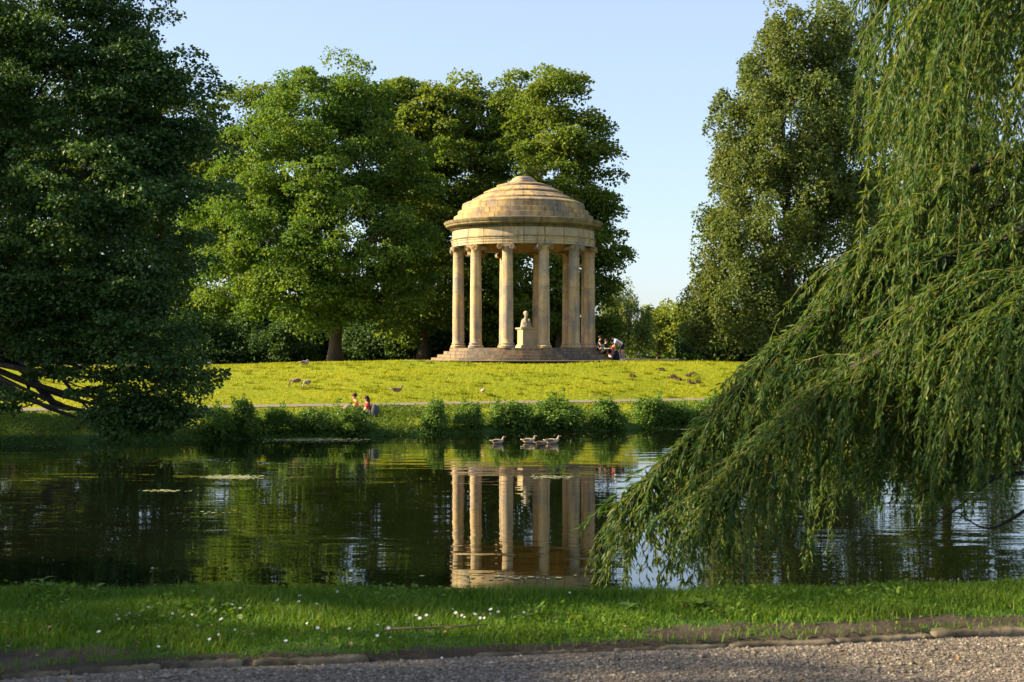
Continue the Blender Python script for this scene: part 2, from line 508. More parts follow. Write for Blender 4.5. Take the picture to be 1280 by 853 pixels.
gme = raw_mesh('ground', GV, np.full(len(ii), 4), GI, M['ground'], smooth=True)
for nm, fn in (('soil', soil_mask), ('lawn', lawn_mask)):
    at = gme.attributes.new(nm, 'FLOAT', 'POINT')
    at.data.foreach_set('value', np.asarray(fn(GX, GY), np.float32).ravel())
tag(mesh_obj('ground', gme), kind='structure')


def strip(name, xa, lo, hi, mat, dz, rows=6):
    """A sheet lying dz above the ground between the curves y = lo(x) and y = hi(x)."""
    xa = np.asarray(xa)
    T = np.linspace(0, 1, rows)[:, None]
    Y = lo(xa)[None, :] * (1 - T) + hi(xa)[None, :] * T
    X = np.repeat(xa[None, :], rows, 0)
    Z = height(X, Y) + dz
    V = np.stack([X, Y, Z], -1).reshape(-1, 3)
    n = len(xa)
    k = np.arange((rows - 1) * (n - 1)); r, c = k // (n - 1), k % (n - 1); a = r * n + c
    me = raw_mesh(name, V, np.full(len(k), 4), np.stack([a, a + 1, a + n + 1, a + n], -1).ravel(), mat, smooth=True)
    return tag(mesh_obj(name, me), kind='structure')


strip('path', np.arange(-33, 44, 0.3), lambda x: shore_far(x) + 6.85, lambda x: shore_far(x) + 8.9, M['path'], 0.03)
strip('gravel_path', np.concatenate([np.arange(-30, -5, 1.0), np.arange(-5, 5, 0.1), np.arange(5, 30, 1.0)]), lambda x: kerb_y(x) - 4.5, lambda x: kerb_y(x) - 0.02, M['gravel'], 0.012, rows=24)

# sandy ring round the temple
TX, TY, TZ = 0.70, 88.0, 2.90
ring = MB(); ring.lathe([(7.6, 0.02), (5.2, 0.035)], 96)
tag(ring.build('temple_path', M['path'], loc=(TX, TY, TZ)), kind='structure')

wme = raw_mesh('water', np.array([[-36, 9, 0], [60, 9, 0], [60, 70, 0], [-36, 70, 0]]), [4], [0, 1, 2, 3], M['water'])
tag(mesh_obj('water', wme), kind='structure')

# ------------------------------------------------------------------ leaves
def unit(a): return a / np.maximum(np.linalg.norm(a, axis=-1, keepdims=True), 1e-9)


def leaf_geo(P, N, T, L, W, fold=0.12):
    """Folded rhombus leaves: P base points, N normals, T tip directions; L, W lengths and widths."""
    n = len(P)
    T = unit(T - N * np.sum(T * N, -1, keepdims=True))
    B = np.cross(N, T)
    L = np.broadcast_to(L, (n,))[:, None]; W = np.broadcast_to(W, (n,))[:, None]
    V = np.empty((n, 4, 3), np.float32)
    V[:, 0] = P
    V[:, 1] = P + T * L * 0.45 + B * W * 0.5 + N * L * fold
    V[:, 2] = P + T * L
    V[:, 3] = P + T * L * 0.45 - B * W * 0.5 + N * L * fold
    return V.reshape(-1, 3)


def leaves_mesh(name, P, N, T, L, W, tone, mat, fold=0.12):
    V = leaf_geo(P, N, T, L, W, fold)
    n = len(P)
    return raw_mesh(name, V, np.full(n, 4), np.arange(4 * n), mat, tone=np.clip(tone, 0, 1))


def rdir(rng, n): return unit(rng.standard_normal((n, 3)))


def clump_leaves(rng, C, R, nl, shape, tone_c, lsize, asp, updown=0.5, hang=0.0):
    """Leaves on the upper shells of ellipsoid sprays at centres C with radii R; updown: how far normals turn to the sky."""
    nc = len(C)
    k = np.repeat(np.arange(nc), nl)
    n = len(k)
    d = rdir(rng, n)
    low = d[:, 2] < -0.25
    d[low & (rng.random(n) < 0.7), 2] *= -1
    rr = rng.uniform(0.3, 1.0, n) ** 0.5
    P = C[k] + d * (rr * R[k])[:, None] * np.asarray(shape)[None, :]
    P += rng.standard_normal((n, 3)) * (R[k] * 0.07)[:, None]
    N = unit(d * 0.6 + np.array([0, 0, updown]) + 0.75 * rng.standard_normal((n, 3)))
    T = rdir(rng, n) + d * 0.8 + np.array([0, 0, -0.35 - hang])
    L = lsize * rng.uniform(0.7, 1.3, n)
    tone = tone_c[k] + rng.normal(0, 0.16, n) + np.where(rng.random(n) < 0.05, 0.5, 0)
    return P, N, T, L, L * asp, tone


def lobes_px(lst, D0, base):
    """(px, py, rpx, rpy, dD) crown lobes measured on the photograph -> metres relative to the tree base."""
    out = []
    for px, py, rx, ry, dd in lst:
        D = D0 + dd
        s = D / F
        c = P3(px, py, D) - np.array(base)
        out.append((c, np.array([rx * s, (rx + ry) * 0.5 * s * 0.85, ry * s])))
    return out


def crown_clumps(rng, lobes, spacing, shell=(0.55, 1.0)):
    C = []
    for c, r in lobes:
        area = 4 * PI * ((r[0] * r[1]) ** 1.6 / 3 + (r[0] * r[2]) ** 1.6 / 3 + (r[1] * r[2]) ** 1.6 / 3) ** (1 / 1.6)
        n = max(6, int(area / spacing ** 2))
        d = rdir(rng, n)
        # uneven outline: each direction gets its own reach
        ph = rng.uniform(0, 6.28, 3)
        wob = 1 + 0.13 * np.sin(3 * d[:, 0] + ph[0]) * np.sin(3.3 * d[:, 2] + ph[1]) + 0.10 * np.sin(6 * d[:, 0] + 5 * d[:, 2] + ph[2])
        f = rng.uniform(shell[0] ** 2, shell[1] ** 2, n) ** 0.5 * wob
        C.append(c + d * f[:, None] * r)
    return np.concatenate(C)


def limb_tree(name, parent, mat, lobes, C, r0, top_frac, rng, base_drop=0.4, limbk=0.6, lean=(0, 0), fork=None, sides=10, twigs=True, path=None):
    mb = MB()
    zt = max(c[2] + r[2] * 0.4 for c, r in lobes) * top_frac
    cx = np.mean([c[0] for c, r in lobes]) * 0.5 + lean[0]; cy = np.mean([c[1] for c, r in lobes]) * 0.5 + lean[1]
    if path is None:
        path = [np.array([cx * t ** 1.5 + 0.15 * math.sin(5 * t), cy * t ** 1.5 + 0.12 * math.sin(4 * t + 1), -base_drop + (zt + base_drop) * t]) for t in np.linspace(0, 1, 12)]
    n = len(path)
    rad = [r0 * (1.0 - 0.86 * (i / (n - 1)) ** 0.8) * (1.35 if i == 0 else 1.0) for i in range(n)]
    mb.tube(path, rad, sides)
    S, SR = [np.array(p) for p in path[2:]], [r * 0.5 for r in rad[2:]]
    for c, r in lobes:
        # limb leaves the trunk well below the lobe and sweeps out to it
        zs = max(0.2 * zt, c[2] - 0.75 * np.hypot(c[0], c[1]) - r[2] * 0.6)
        i = int(np.argmin([abs(p[2] - zs) for p in path])); i = max(2, min(i, n - 2))
        a = np.array(path[i]); e = c + np.array([0, 0, r[2] * 0.35])
        pts = []
        bow = np.array([0, 0, 0.12 * np.linalg.norm(e - a)])
        side = rng.normal(0, 0.06, 3) * np.linalg.norm(e - a)
        for t in np.linspace(0, 1, 8):
            pts.append(a + (e - a) * t + (side - bow * 0.6) * math.sin(PI * t))
        ra = rad[i] * limbk
        rr = [max(0.02, ra * (1 - 0.85 * t)) for t in np.linspace(0, 1, 8)]
        mb.tube(pts, rr, max(5, sides - 3))
        S += pts[1:]; SR += rr[1:]
        for q in range(3):       # forks
            j = rng.integers(3, 7)
            e2 = c + rdir(rng, 1)[0] * r * 0.75
            pp = [pts[j] + (e2 - pts[j]) * t + rng.normal(0, 0.03, 3) * np.linalg.norm(e2 - pts[j]) * math.sin(PI * t) for t in np.linspace(0, 1, 6)]
            r2 = [max(0.015, rr[j] * 0.65 * (1 - 0.8 * t)) for t in np.linspace(0, 1, 6)]
            mb.tube(pp, r2, 5); S += pp[1:]; SR += r2[1:]
    if twigs:
        S = np.array(S); SR = np.array(SR)
        for c in C:
            dv = S - c; dist = np.linalg.norm(dv, axis=1) + np.maximum(0, dv[:, 2]) * 0.5
            j = int(np.argmin(dist))
            if dist[j] < 0.25: continue
            a = S[j]
            mid = (a + c) / 2 + np.array([0, 0, -0.05 * dist[j]]) + rng.normal(0, 0.05, 3) * dist[j]
            w = min(SR[j] * 0.6, 0.012 * dist[j] + 0.015)
            mb.tube([a, mid, c], [w, w * 0.7, w * 0.3], 4, cap=False)
    return mb.build(name, mat, parent, smooth=True)


def tree(label, D, px, lobes, leaf, mat, r0=0.5, spacing=1.5, cr=1.1, nl=170, asp=0.8, seed=1, shape=(1, 1, 0.7), updown=0.5, hang=0.0,
         name='broadleaf_tree', bark='bark', top=0.85, shell=(0.5, 1.0), group=None, extra=None, zbase=None, path=None, cat='tree'):
    rng = np.random.default_rng(seed)
    x = wx(px, D)
    z = float(height(x, D)) if zbase is None else zbase
    base = (x, D, z)
    root = empty(name, base, label, cat, group)
    lb = lobes_px(lobes, D, base)
    C = crown_clumps(rng, lb, spacing, shell)
    if extra is not None: C = np.concatenate([C, extra(base)])
    C = C[C[:, 2] > 0.3]
    R = cr * rng.uniform(0.65, 1.3, len(C))
    tone = np.clip(0.5 + rng.normal(0, 0.17, len(C)), 0.05, 0.95)
    P, N, T, L, W, tn = clump_leaves(rng, C, R, nl, shape, tone, leaf, asp, updown, hang)
    mesh_obj('crown', leaves_mesh('crown', P, N, T, L, W, tn, mat), root)
    limb_tree('trunk', root, M[bark], lb, C, r0, top, rng, path=path)
    return root


# ------------------------------------------------------------------ the trees across the pond
maple = tree('broad rounded green tree with a thick brown trunk on the crest of the lawn', 100, 418,
     [(400, 135, 80, 62, 0), (335, 205, 70, 70, -1), (452, 205, 70, 75, 0), (455, 145, 40, 48, 1), (390, 215, 80, 80, -3), (285, 280, 55, 60, 0), (340, 300, 85, 70, -3),
      (430, 300, 85, 75, -4), (500, 270, 48, 75, 1), (300, 355, 55, 48, -1), (380, 372, 85, 42, -4), (470, 365, 70, 50, -2), (505, 350, 40, 60, 1)],
     0.21, M['maple'], 0.52, 1.75, 1.12, 230, 0.85, 11, shape=(1, 1, 0.6))

tree('tall yellow-green tree standing between the rounded tree and the temple', 108, 528,
     [(528, 140, 38, 45, 0), (518, 195, 48, 60, 0), (548, 215, 45, 70, -2), (490, 145, 36, 46, 1), (500, 130, 26, 30, 2), (575, 145, 34, 46, 2), (520, 290, 55, 70, 0), (550, 340, 55, 70, -2), (515, 390, 50, 45, 0)],
     0.24, M['lime'], 0.45, 1.75, 1.12, 220, 0.85, 12, shape=(1, 1, 0.6))
tree('tall tree directly behind the temple dome with a gap of sky at its foot', 110, 612,
     [(608, 145, 42, 48, 0), (590, 200, 45, 60, 0), (635, 205, 42, 60, -2), (652, 140, 34, 44, 3), (610, 280, 62, 70, -2), (600, 350, 60, 70, -3), (640, 385, 55, 55, -3)],
     0.24, M['lime'], 0.45, 1.75, 1.12, 220, 0.85, 13, shape=(1, 1, 0.6))
tree('tallest yellow-topped tree rising over the temple dome with ragged sprays reaching into the open sky', 105, 700,
     [(695, 130, 42, 44, 0), (670, 165, 30, 45, 2), (728, 185, 38, 48, 0), (700, 215, 55, 60, -2), (748, 245, 28, 38, 0), (720, 285, 55, 55, -1), (755, 310, 26, 28, 1),
      (690, 350, 60, 65, -2), (738, 350, 32, 40, 0), (735, 400, 36, 45, 0)],
     0.24, M['lime'], 0.5, 1.75, 1.12, 220, 0.85, 14, shape=(1, 1, 0.6))
tree('yellowish tree showing between the dark overhanging tree and the rounded green tree', 124, 300,
     [(300, 150, 55, 50, 0), (280, 220, 60, 70, 0), (320, 290, 60, 90, 2), (270, 350, 60, 80, 0)],
     0.27, M['lime'], 0.5, 1.9, 1.3, 130, 0.85, 15)
tree('sunlit yellow-green tree glimpsed through gaps in the dark overhanging tree', 126, 170,
     [(170, 130, 85, 80, 0), (120, 220, 90, 90, 0), (220, 240, 70, 90, 0), (160, 330, 100, 90, 2), (90, 380, 70, 60, 0)],
     0.27, M['lime'], 0.5, 2.0, 1.35, 130, 0.85, 16)
tree('leafy tree at the far edge of the lawn beside the left border of the photo', 128, 20,
     [(20, 120, 90, 90, 0), (-30, 220, 90, 100, 0), (60, 260, 80, 100, 0), (10, 360, 100, 80, 0)],
     0.27, M['lime'], 0.5, 2.0, 1.35, 130, 0.85, 17)
# the tall tree on the right
tree('very tall drooping tree with yellowish foliage between open sky and the near willow', 95, 985,
     [(1005, 55, 60, 55, 0), (955, 105, 42, 55, 0), (1050, 80, 50, 70, 1), (930, 175, 42, 60, 0), (990, 170, 75, 90, -2), (1060, 200, 70, 100, 0),
      (910, 255, 32, 60, 1), (965, 280, 75, 85, -2), (1050, 320, 80, 90, 0), (900, 335, 34, 55, 0), (940, 385, 60, 60, -2), (1020, 400, 85, 55, 0), (880, 395, 30, 48, 1)],
     0.21, M['grey_green'], 0.6, 1.5, 1.0, 190, 0.8, 18, shape=(0.75, 0.75, 1.2), updown=0.3, hang=0.5)
tree('tall leafy tree mostly hidden behind the hanging willow curtain', 100, 1180,
     [(1180, 120, 80, 90, 0), (1150, 230, 80, 90, 0), (1230, 240, 80, 90, 0), (1190, 350, 100, 80, 0)],
     0.27, M['lime'], 0.5, 1.9, 1.25, 130, 0.8, 19)
# low far trees seen in the gap right of the temple
tree('pale weeping tree with hanging strands between the temple and the low sunlit trees', 165, 775,
     [(772, 385, 20, 30, 0), (790, 405, 20, 32, 0), (762, 415, 18, 30, 0), (805, 425, 14, 24, 0)],
     0.30, M['farwillow'], 0.35, 1.3, 0.75, 120, 0.4, 20, shape=(0.6, 0.6, 2.0), updown=0.1, hang=1.6, name='weeping_tree')
tree('low rounded sunlit tree beside the pale weeping tree', 188, 822,
     [(818, 402, 20, 22, 0), (838, 400, 18, 22, 2), (826, 425, 28, 20, 0)], 0.34, M['bright'], 0.3, 1.7, 1.15, 120, 0.85, 21)
tree('low rounded sunlit tree touching the dark foot of the tall drooping tree', 186, 862,
     [(856, 398, 18, 22, 0), (872, 405, 20, 22, 2), (858, 425, 26, 18, 0)], 0.34, M['bright'], 0.3, 1.7, 1.15, 120, 0.85, 22)


# understory: dark bushes under the trees
def shrub_mesh(seed, r, h, leaf, n, mat, asp=0.55, spikes=5):
    rng = np.random.default_rng(seed)
    nc = 26
    d = rdir(rng, nc); d[:, 2] = np.abs(d[:, 2])
    C = d * np.array([r * 0.72, r * 0.72, h * 0.72]) * rng.uniform(0.5, 1.0, nc)[:, None] + np.array([0, 0, 0.12 * h])
    R = np.full(nc, 0.36 * r) * rng.uniform(0.7, 1.25, nc)
    P, N, T, L, W, tn = clump_leaves(rng, C, R, n // nc, (1, 1, 0.9), np.clip(0.5 + rng.normal(0, 0.15, nc), 0, 1), leaf, asp)
    # shoots standing up from the top
    for k in range(spikes):
        bx, by = rng.normal(0, 0.38 * r, 2); hh = h * rng.uniform(0.85, 1.12)
        m = 60
        z = rng.uniform(0.45, 1.0, m) * hh
        p = np.stack([bx + rng.normal(0, 0.05 * r, m), by + rng.normal(0, 0.05 * r, m), z], -1)
        P = np.concatenate([P, p]); N = np.concatenate([N, unit(rdir(rng, m) + np.array([0, 0, 0.8]))])
        T = np.concatenate([T, rdir(rng, m) * np.array([1, 1, 0.4])]); l_ = leaf * rng.uniform(0.8, 1.3, m)
        L = np.concatenate([L, l_]); W = np.concatenate([W, l_ * asp]); tn = np.concatenate([tn, 0.6 + rng.normal(0, 0.15, m)])
    P[:, 2] = np.maximum(P[:, 2], -0.1)
    return leaves_mesh('foliage', P, N, T, L, W, tn, mat)


def stems_mesh(seed, r, h, mat, n=14, rad=0.018):
    rng = np.random.default_rng(seed)
    mb = MB()
    for k in range(n):
        a = rng.uniform(0, 2 * PI); q = r * rng.uniform(0.3, 0.75)
        e = np.array([q * math.cos(a), q * math.sin(a), h * rng.uniform(0.5, 0.9)])
        s = np.array([0.25 * e[0], 0.25 * e[1], -0.15])
        mb.tube([s, s + (e - s) * np.array([0.3, 0.3, 0.6]), e], [rad, rad * 0.75, rad * 0.4], 5)
    return mb.mesh('stem', mat, True)


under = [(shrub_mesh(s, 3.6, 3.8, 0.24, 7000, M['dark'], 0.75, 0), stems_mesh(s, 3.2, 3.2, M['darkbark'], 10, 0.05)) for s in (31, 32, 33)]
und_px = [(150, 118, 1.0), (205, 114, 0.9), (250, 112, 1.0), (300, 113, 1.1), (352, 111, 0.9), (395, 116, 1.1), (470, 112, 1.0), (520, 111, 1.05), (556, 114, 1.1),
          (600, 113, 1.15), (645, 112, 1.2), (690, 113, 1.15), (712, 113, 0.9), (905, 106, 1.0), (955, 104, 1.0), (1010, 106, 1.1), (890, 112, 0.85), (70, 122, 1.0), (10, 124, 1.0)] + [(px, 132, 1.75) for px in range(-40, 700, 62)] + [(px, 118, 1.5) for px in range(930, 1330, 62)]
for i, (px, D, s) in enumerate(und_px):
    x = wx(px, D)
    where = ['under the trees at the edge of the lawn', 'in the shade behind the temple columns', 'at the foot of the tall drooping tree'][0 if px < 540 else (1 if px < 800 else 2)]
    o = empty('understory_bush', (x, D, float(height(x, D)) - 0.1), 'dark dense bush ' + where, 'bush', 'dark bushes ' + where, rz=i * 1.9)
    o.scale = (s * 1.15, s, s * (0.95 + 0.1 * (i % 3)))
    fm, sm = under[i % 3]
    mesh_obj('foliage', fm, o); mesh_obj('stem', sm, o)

# far-off woodland closing the view
rng = np.random.default_rng(77)
nw = 1500
ang = rng.uniform(-0.62, 0.62, nw); DD = rng.uniform(235, 285, nw)
C = np.stack([DD * np.tan(ang), DD, 2.5 + rng.uniform(0, 1, nw) * (5.5 + 1.5 * np.sin(ang * 40))], -1)
R = rng.uniform(1.6, 3.0, nw)
P, N, T, L, W, tn = clump_leaves(rng, C, R, 45, (1.2, 1, 0.8), np.clip(0.5 + rng.normal(0, 0.2, nw), 0, 1), 0.9, 0.8)
tag(mesh_obj('far_woodland', leaves_mesh('far_woodland', P, N, T, L, W, tn, M['lime'])), 'low green band of far-off woodland along the horizon', 'woodland', kind='stuff')

# ------------------------------------------------------------------ the dark overhanging tree on the left
rng = np.random.default_rng(40)
AD = 48.6
ax, ay = -20.6, 52.2
az = float(height(ax, ay))
aroot = empty('overhanging_tree', (ax, ay, az), 'big dark tree with low branches sweeping down to the water', 'tree')
AB = np.array([ax, ay, az])
alobes = [(60, 20, 130, 95, 0), (132, 20, 54, 60, 0), (30, 130, 150, 110, 0), (150, 115, 90, 75, -1), (205, 135, 62, 62, -1), (215, 195, 66, 52, 0), (110, 230, 130, 85, -2),
          (190, 245, 70, 50, -1), (215, 325, 42, 50, 1), (60, 320, 130, 80, -1), (150, 350, 85, 70, -2), (110, 405, 75, 45, -1), (185, 420, 60, 62, -2), (170, 492, 58, 48, -1), (205, 515, 42, 30, 0),
          (150, 525, 36, 26, -1), (130, 532, 40, 20, 0), (195, 532, 46, 20, 0), (225, 495, 36, 44, 0), (228, 440, 26, 40, 0), (-60, 100, 110, 150, 0), (-80, 300, 120, 140, 0), (0, 375, 70, 45, -2)]
alb = lobes_px(alobes, AD, AB)
C = crown_clumps(rng, alb, 1.13, (0.4, 1.0))
# spray tips that stick out of the outline
tips = [(268, 470, 0.5), (258, 478, 0.5), (246, 486, 0.5), (240, 470, 0.5), (282, 240, 0.6), (270, 236, 0.6), (262, 150, 0.7), (248, 92, 0.7), (232, 70, 0.6), (268, 112, 0.6),
        (278, 190, 0.7), (255, 330, 0.6), (252, 300, 0.5), (8, 492, 0.5), (18, 500, 0.5), (2, 505, 0.5), (12, 512, 0.4), (30, 497, 0.35), (40, 470, 0.25), (205, 20, 0.6), (196, -5, 0.6), (130, 505, 0.4), (118, 490, 0.35), (95, 492, 0.3), (70, 470, 0.3)] + [(px, 415 + 0.33 * px + 16 * math.sin(px * 1.7), 0.55) for px in range(-5, 150, 9)] + [(px, 385 + 0.3 * px, 0.6) for px in range(-5, 130, 13)] + [(px, 428 + 0.4 * px + 9 * math.sin(px), 0.38) for px in range(-4, 90, 8)]
TC = np.array([P3(p, q, AD - 1 + 0.8 * math.sin(k * 2.1)) - AB for k, (p, q, s) in enumerate(tips)])
keep = np.ones(len(C), bool)
# the view under the low bough stays open
pxs = 640 + (C[:, 0] + AB[0]) * F / (C[:, 1] + AB[1]); pys = HY - (C[:, 2] + AB[2] - EYE) * F / (C[:, 1] + AB[1])
keep &= ~((pys > 445 + np.maximum(0, (pxs - 20)) * 0.36) & (pxs < 118))
keep &= pys < 556
C = C[keep]
R = np.concatenate([0.72 * rng.uniform(0.6, 1.3, len(C)), np.array([t[2] for t in tips])])
C = np.concatenate([C, TC])
tone = np.clip(0.45 + rng.normal(0, 0.18, len(C)), 0, 1)
P, N, T, L, W, tn = clump_leaves(rng, C, R, 200, (1.15, 1.15, 0.45), tone, 0.13, 0.85, 0.8)
mesh_obj('crown', leaves_mesh('crown', P, N, T, L, W, tn, M['alder']), aroot)
apath = [np.array(p) for p in [(0, 0, -0.4), (0.2, 0, 1.2), (0.5, -0.2, 3.0), (0.9, -0.6, 5.5), (1.3, -1.0, 8.5), (1.8, -1.4, 12), (2.2, -1.6, 15.5), (2.6, -1.7, 18)]]
limb_tree('trunk', aroot, M['darkbark'], alb, C, 0.62, 0.8, rng, path=apath, limbk=0.28)
low = MB()
def apt(px, py, D): return P3(px, py, D) - AB
low.tube([(0.1, 0, 2.0), apt(-30, 415, 52.5), apt(0, 440, 52), apt(30, 462, 51.7), apt(50, 485, 51.5), apt(66, 503, 51.4), apt(84, 510, 51.3)], [0.30, 0.23, 0.19, 0.17, 0.15, 0.13, 0.07], 9)
low.tube([apt(30, 462, 51.7), apt(35, 480, 51.6), apt(37, 492, 51.5)], [0.12, 0.09, 0.03], 6)
low.tube([apt(-10, 425, 52), apt(40, 440, 51.6), apt(75, 470, 51), apt(100, 500, 50.6), apt(120, 520, 50.4), apt(150, 540, 50.2)], [0.12, 0.09, 0.07, 0.05, 0.03, 0.015], 7)
low.tube([apt(45, 445, 51.5), apt(90, 455, 51), apt(140, 480, 50.5), apt(180, 510, 50.2)], [0.12, 0.08, 0.05, 0.02], 6)
low.tube([apt(-20, 380, 52), apt(60, 395, 51.5), apt(150, 430, 50.5), apt(240, 478, 50.2), apt(268, 470, 50)], [0.13, 0.10, 0.06, 0.03, 0.012], 7)
for a_, b_, c_ in (((100, 215), (190, 228), (285, 242)), ((125, 262), (165, 290), (215, 305)), ((105, 165), (150, 150), (215, 165)), ((40, 205), (90, 200), (150, 188))):
    low.tube([apt(*a_, 49.5), apt(*b_, 49), apt(*c_, 48.8)], [0.12, 0.07, 0.02], 6)
low.build('bough', M['darkbark'], aroot, smooth=True)

# trees on the bank beyond the left edge of the frame that throw the near bank into shade
shade = tree('shade tree on the near bank outside the photo', 20, -2100,
     [(-2100, -250, 330, 260, 0), (-1850, 0, 260, 240, 1), (-2350, 20, 260, 240, 0), (-2080, 120, 330, 180, -1), (-2100, -520, 230, 200, 0)],
     0.22, M['maple'], 0.35, 1.25, 0.95, 120, 0.85, 61, group='shade trees outside the photo', shell=(0.35, 1.0))
for k, (sx_, sy_, rz_, sc_) in enumerate([(-27, 6.2, 1.3, 0.84), (-28.5, 11.3, 3.6, 1.01), (-36, 53.5, 0.7, 0.88), (-38, 48, 5.2, 1.2)]):
    o = copy_tree(shade); o.location = (sx_, sy_, float(height(sx_, sy_))); o.rotation_euler = (0, 0, rz_); o.scale = (sc_,) * 3


# ------------------------------------------------------------------ far bank shrubs
shr = [(shrub_mesh(s, 0.95, 1.5, 0.115, 4600, M['shrub'], 0.6, 3), stems_mesh(s, 0.9, 1.4, M['darkbark'], 14, 0.014)) for s in (51, 52, 53, 54)]
shrubs = [  # px centre, top row, half width px, label
    (272, 500, 24, 'thin green shrub with tall upright sprigs beside the dark overhanging tree'),
    (308, 496, 25, 'waterside shrub with one tall pointed shoot, second from the dark overhanging tree'),
    (350, 502, 24, 'rounded green waterside shrub behind the pale patch of floating weed'),
    (393, 503, 25, 'dense green waterside shrub next to the one hiding the seated pair'),
    (438, 501, 28, 'dense dark green shrub at the water in front of the seated pair'),
    (541, 498, 22, 'pointed green shrub at the water where the low yellow-green plants end'),
    (585, 497, 21, 'narrow green shrub on the bank left of the lone swimming goose'),
    (637, 493, 31, 'round green shrub on the bank behind the lone swimming goose'),
    (698, 489, 34, 'largest round shrub on the bank behind the group of three geese'),
    (761, 497, 27, 'separate round shrub in the gap right of the largest round shrub'),
    (815, 490, 29, 'broad tall shrub on the bank below the molehills'),
    (849, 496, 24, 'lower shrub joined to the broad tall shrub below the molehills'),
    (889, 488, 24, 'shrub half hidden by the near willow at the far shore')]
for i, (px, top_, hw, lab) in enumerate(shrubs):
    D = 60.0
    for _ in range(8): D = float(shore_far(wx(px, D))) + 0.45
    x = wx(px, D); z = 0.1
    h = wz(top_, D) - z
    o = empty('waterside_shrub', (x, D, z), lab, 'shrub', 'shrubs along the far bank', rz=i * 2.4)
    o.scale = (hw * D / F / 0.86, hw * D / F / 0.86, h / 1.50)
    fm, sm = shr[i % 4]
    mesh_obj('foliage', fm, o); mesh_obj('stem', sm, o)

# low plants covering the bank between the shrubs and the water
rng = np.random.default_rng(81)
n = 70000
x = rng.uniform(-30, 18, n); u = rng.uniform(-0.15, 6.3, n) ** 1.0
keep = (np.sin(x * 2.1) + np.sin(x * 0.9 + u * 1.3) + 0.6 * rng.standard_normal(n)) > -0.9
x, u = x[keep], u[keep]
dense = (x < -11.5) | ((x > -6.2) & (x < -3.0))
keep = (u < 2.6) | (rng.random(len(x)) < 0.5) | dense
x, u, dense = x[keep], u[keep], dense[keep]
y = shore_far(x) + u
n = len(x)
hh = np.where(dense, 0.55, 0.30) * rng.uniform(0.05, 1.0, n) * (0.7 + 0.3 * np.sin(x * 1.7 + u)) * np.clip(1.25 - u / 7.0, 0.3, 1)
P = np.stack([x, y, height(x, y) + hh], -1)
N = unit(rng.standard_normal((n, 3)) * 0.7 + np.array([0, -0.2, 0.9]))
T = rdir(rng, n) + np.array([0, -0.2, -0.2])
L = rng.uniform(0.09, 0.17, n)
tn = 0.45 + 0.2 * np.sin(x * 1.3 + u * 0.7) + rng.normal(0, 0.17, n)
tag(mesh_obj('bank_plants', leaves_mesh('bank_plants', P, N, T, L, L * 0.5, tn, M['bank'])), 'low leafy plants covering the far bank between the shrubs', 'bank plants', kind='stuff')


# ------------------------------------------------------------------ grass
def blades(name, x, y, z, h, w, tone, mat, rng, lean=0.35):
    n = len(x)
    a = rng.uniform(0, 2 * PI, n)
    B = np.stack([np.cos(a), np.sin(a), np.zeros(n)], -1)
    la = rng.uniform(0, 2 * PI, n)
    Ld = np.stack([np.cos(la), np.sin(la), np.zeros(n)], -1) * (h * rng.uniform(0.1, 1.0, n) * lean)[:, None]
    P = np.stack([x, y, z], -1)
    up = np.stack([np.zeros(n), np.zeros(n), h], -1)
    V = np.empty((n, 5, 3), np.float32)
    V[:, 0] = P - B * w[:, None] * 0.5; V[:, 1] = P + B * w[:, None] * 0.5
    V[:, 2] = P + B * w[:, None] * 0.42 + up * 0.55 + Ld * 0.35; V[:, 3] = P - B * w[:, None] * 0.42 + up * 0.55 + Ld * 0.35
    V[:, 4] = P + up + Ld * 1.2
    base = np.arange(n)[:, None] * 5
    Q = np.concatenate([base + np.array([[0, 1, 2, 3]]), base + np.array([[3, 2, 4]])], 1)
    counts = np.tile([4, 3], n)
    return raw_mesh(name, V.reshape(-1, 3), counts, Q.ravel(), mat, tone=np.repeat(np.clip(tone, 0, 1), 2))


rng = np.random.default_rng(91)
n = 340000
x = np.concatenate([rng.uniform(-5.2, 5.6, 230000), rng.uniform(-11, -5.2, 60000), rng.uniform(5.6, 10.5, 50000)]); k = rng.uniform(-0.03, 3.6, n)
y = kerb_y(x) + k
patch = np.sin(x * 3.1 + 1) * np.sin(k * 4.3) + 0.7 * np.sin(x * 7.3 + k * 5.1) + 0.5 * np.sin(x * 1.1 - k * 2.0)
keep = (soil_mask(x, y) + rng.normal(0, 0.24, n) + 0.10 * patch < 0.45) & (height(x, y) > 0.25) & (rng.random(n) < np.clip(0.85 + 0.15 * patch - 0.3 * (np.abs(x) > 4), 0.3, 1))
x, y, k, patch = x[keep], y[keep], k[keep], patch[keep]
n = len(x)
h = rng.uniform(0.025, 0.075, n) * np.where(np.abs(x) > 5.3, 1.4, 1.0) * np.clip(0.55 + 0.45 * k + 0.25 * patch, 0.35, 1.9)
tn = 0.42 + 0.14 * patch + rng.normal(0, 0.2, n)
tag(mesh_obj('bank_grass', blades('bank_grass', x, y, height(x, y) - 0.004, h, rng.uniform(0.005, 0.010, n) * np.where(np.abs(x) > 5.3, 1.8, 1.0), tn, M['grass'], rng, 0.7)), 'rough green grass on the near bank between the kerb and the water', 'grass', kind='stuff')

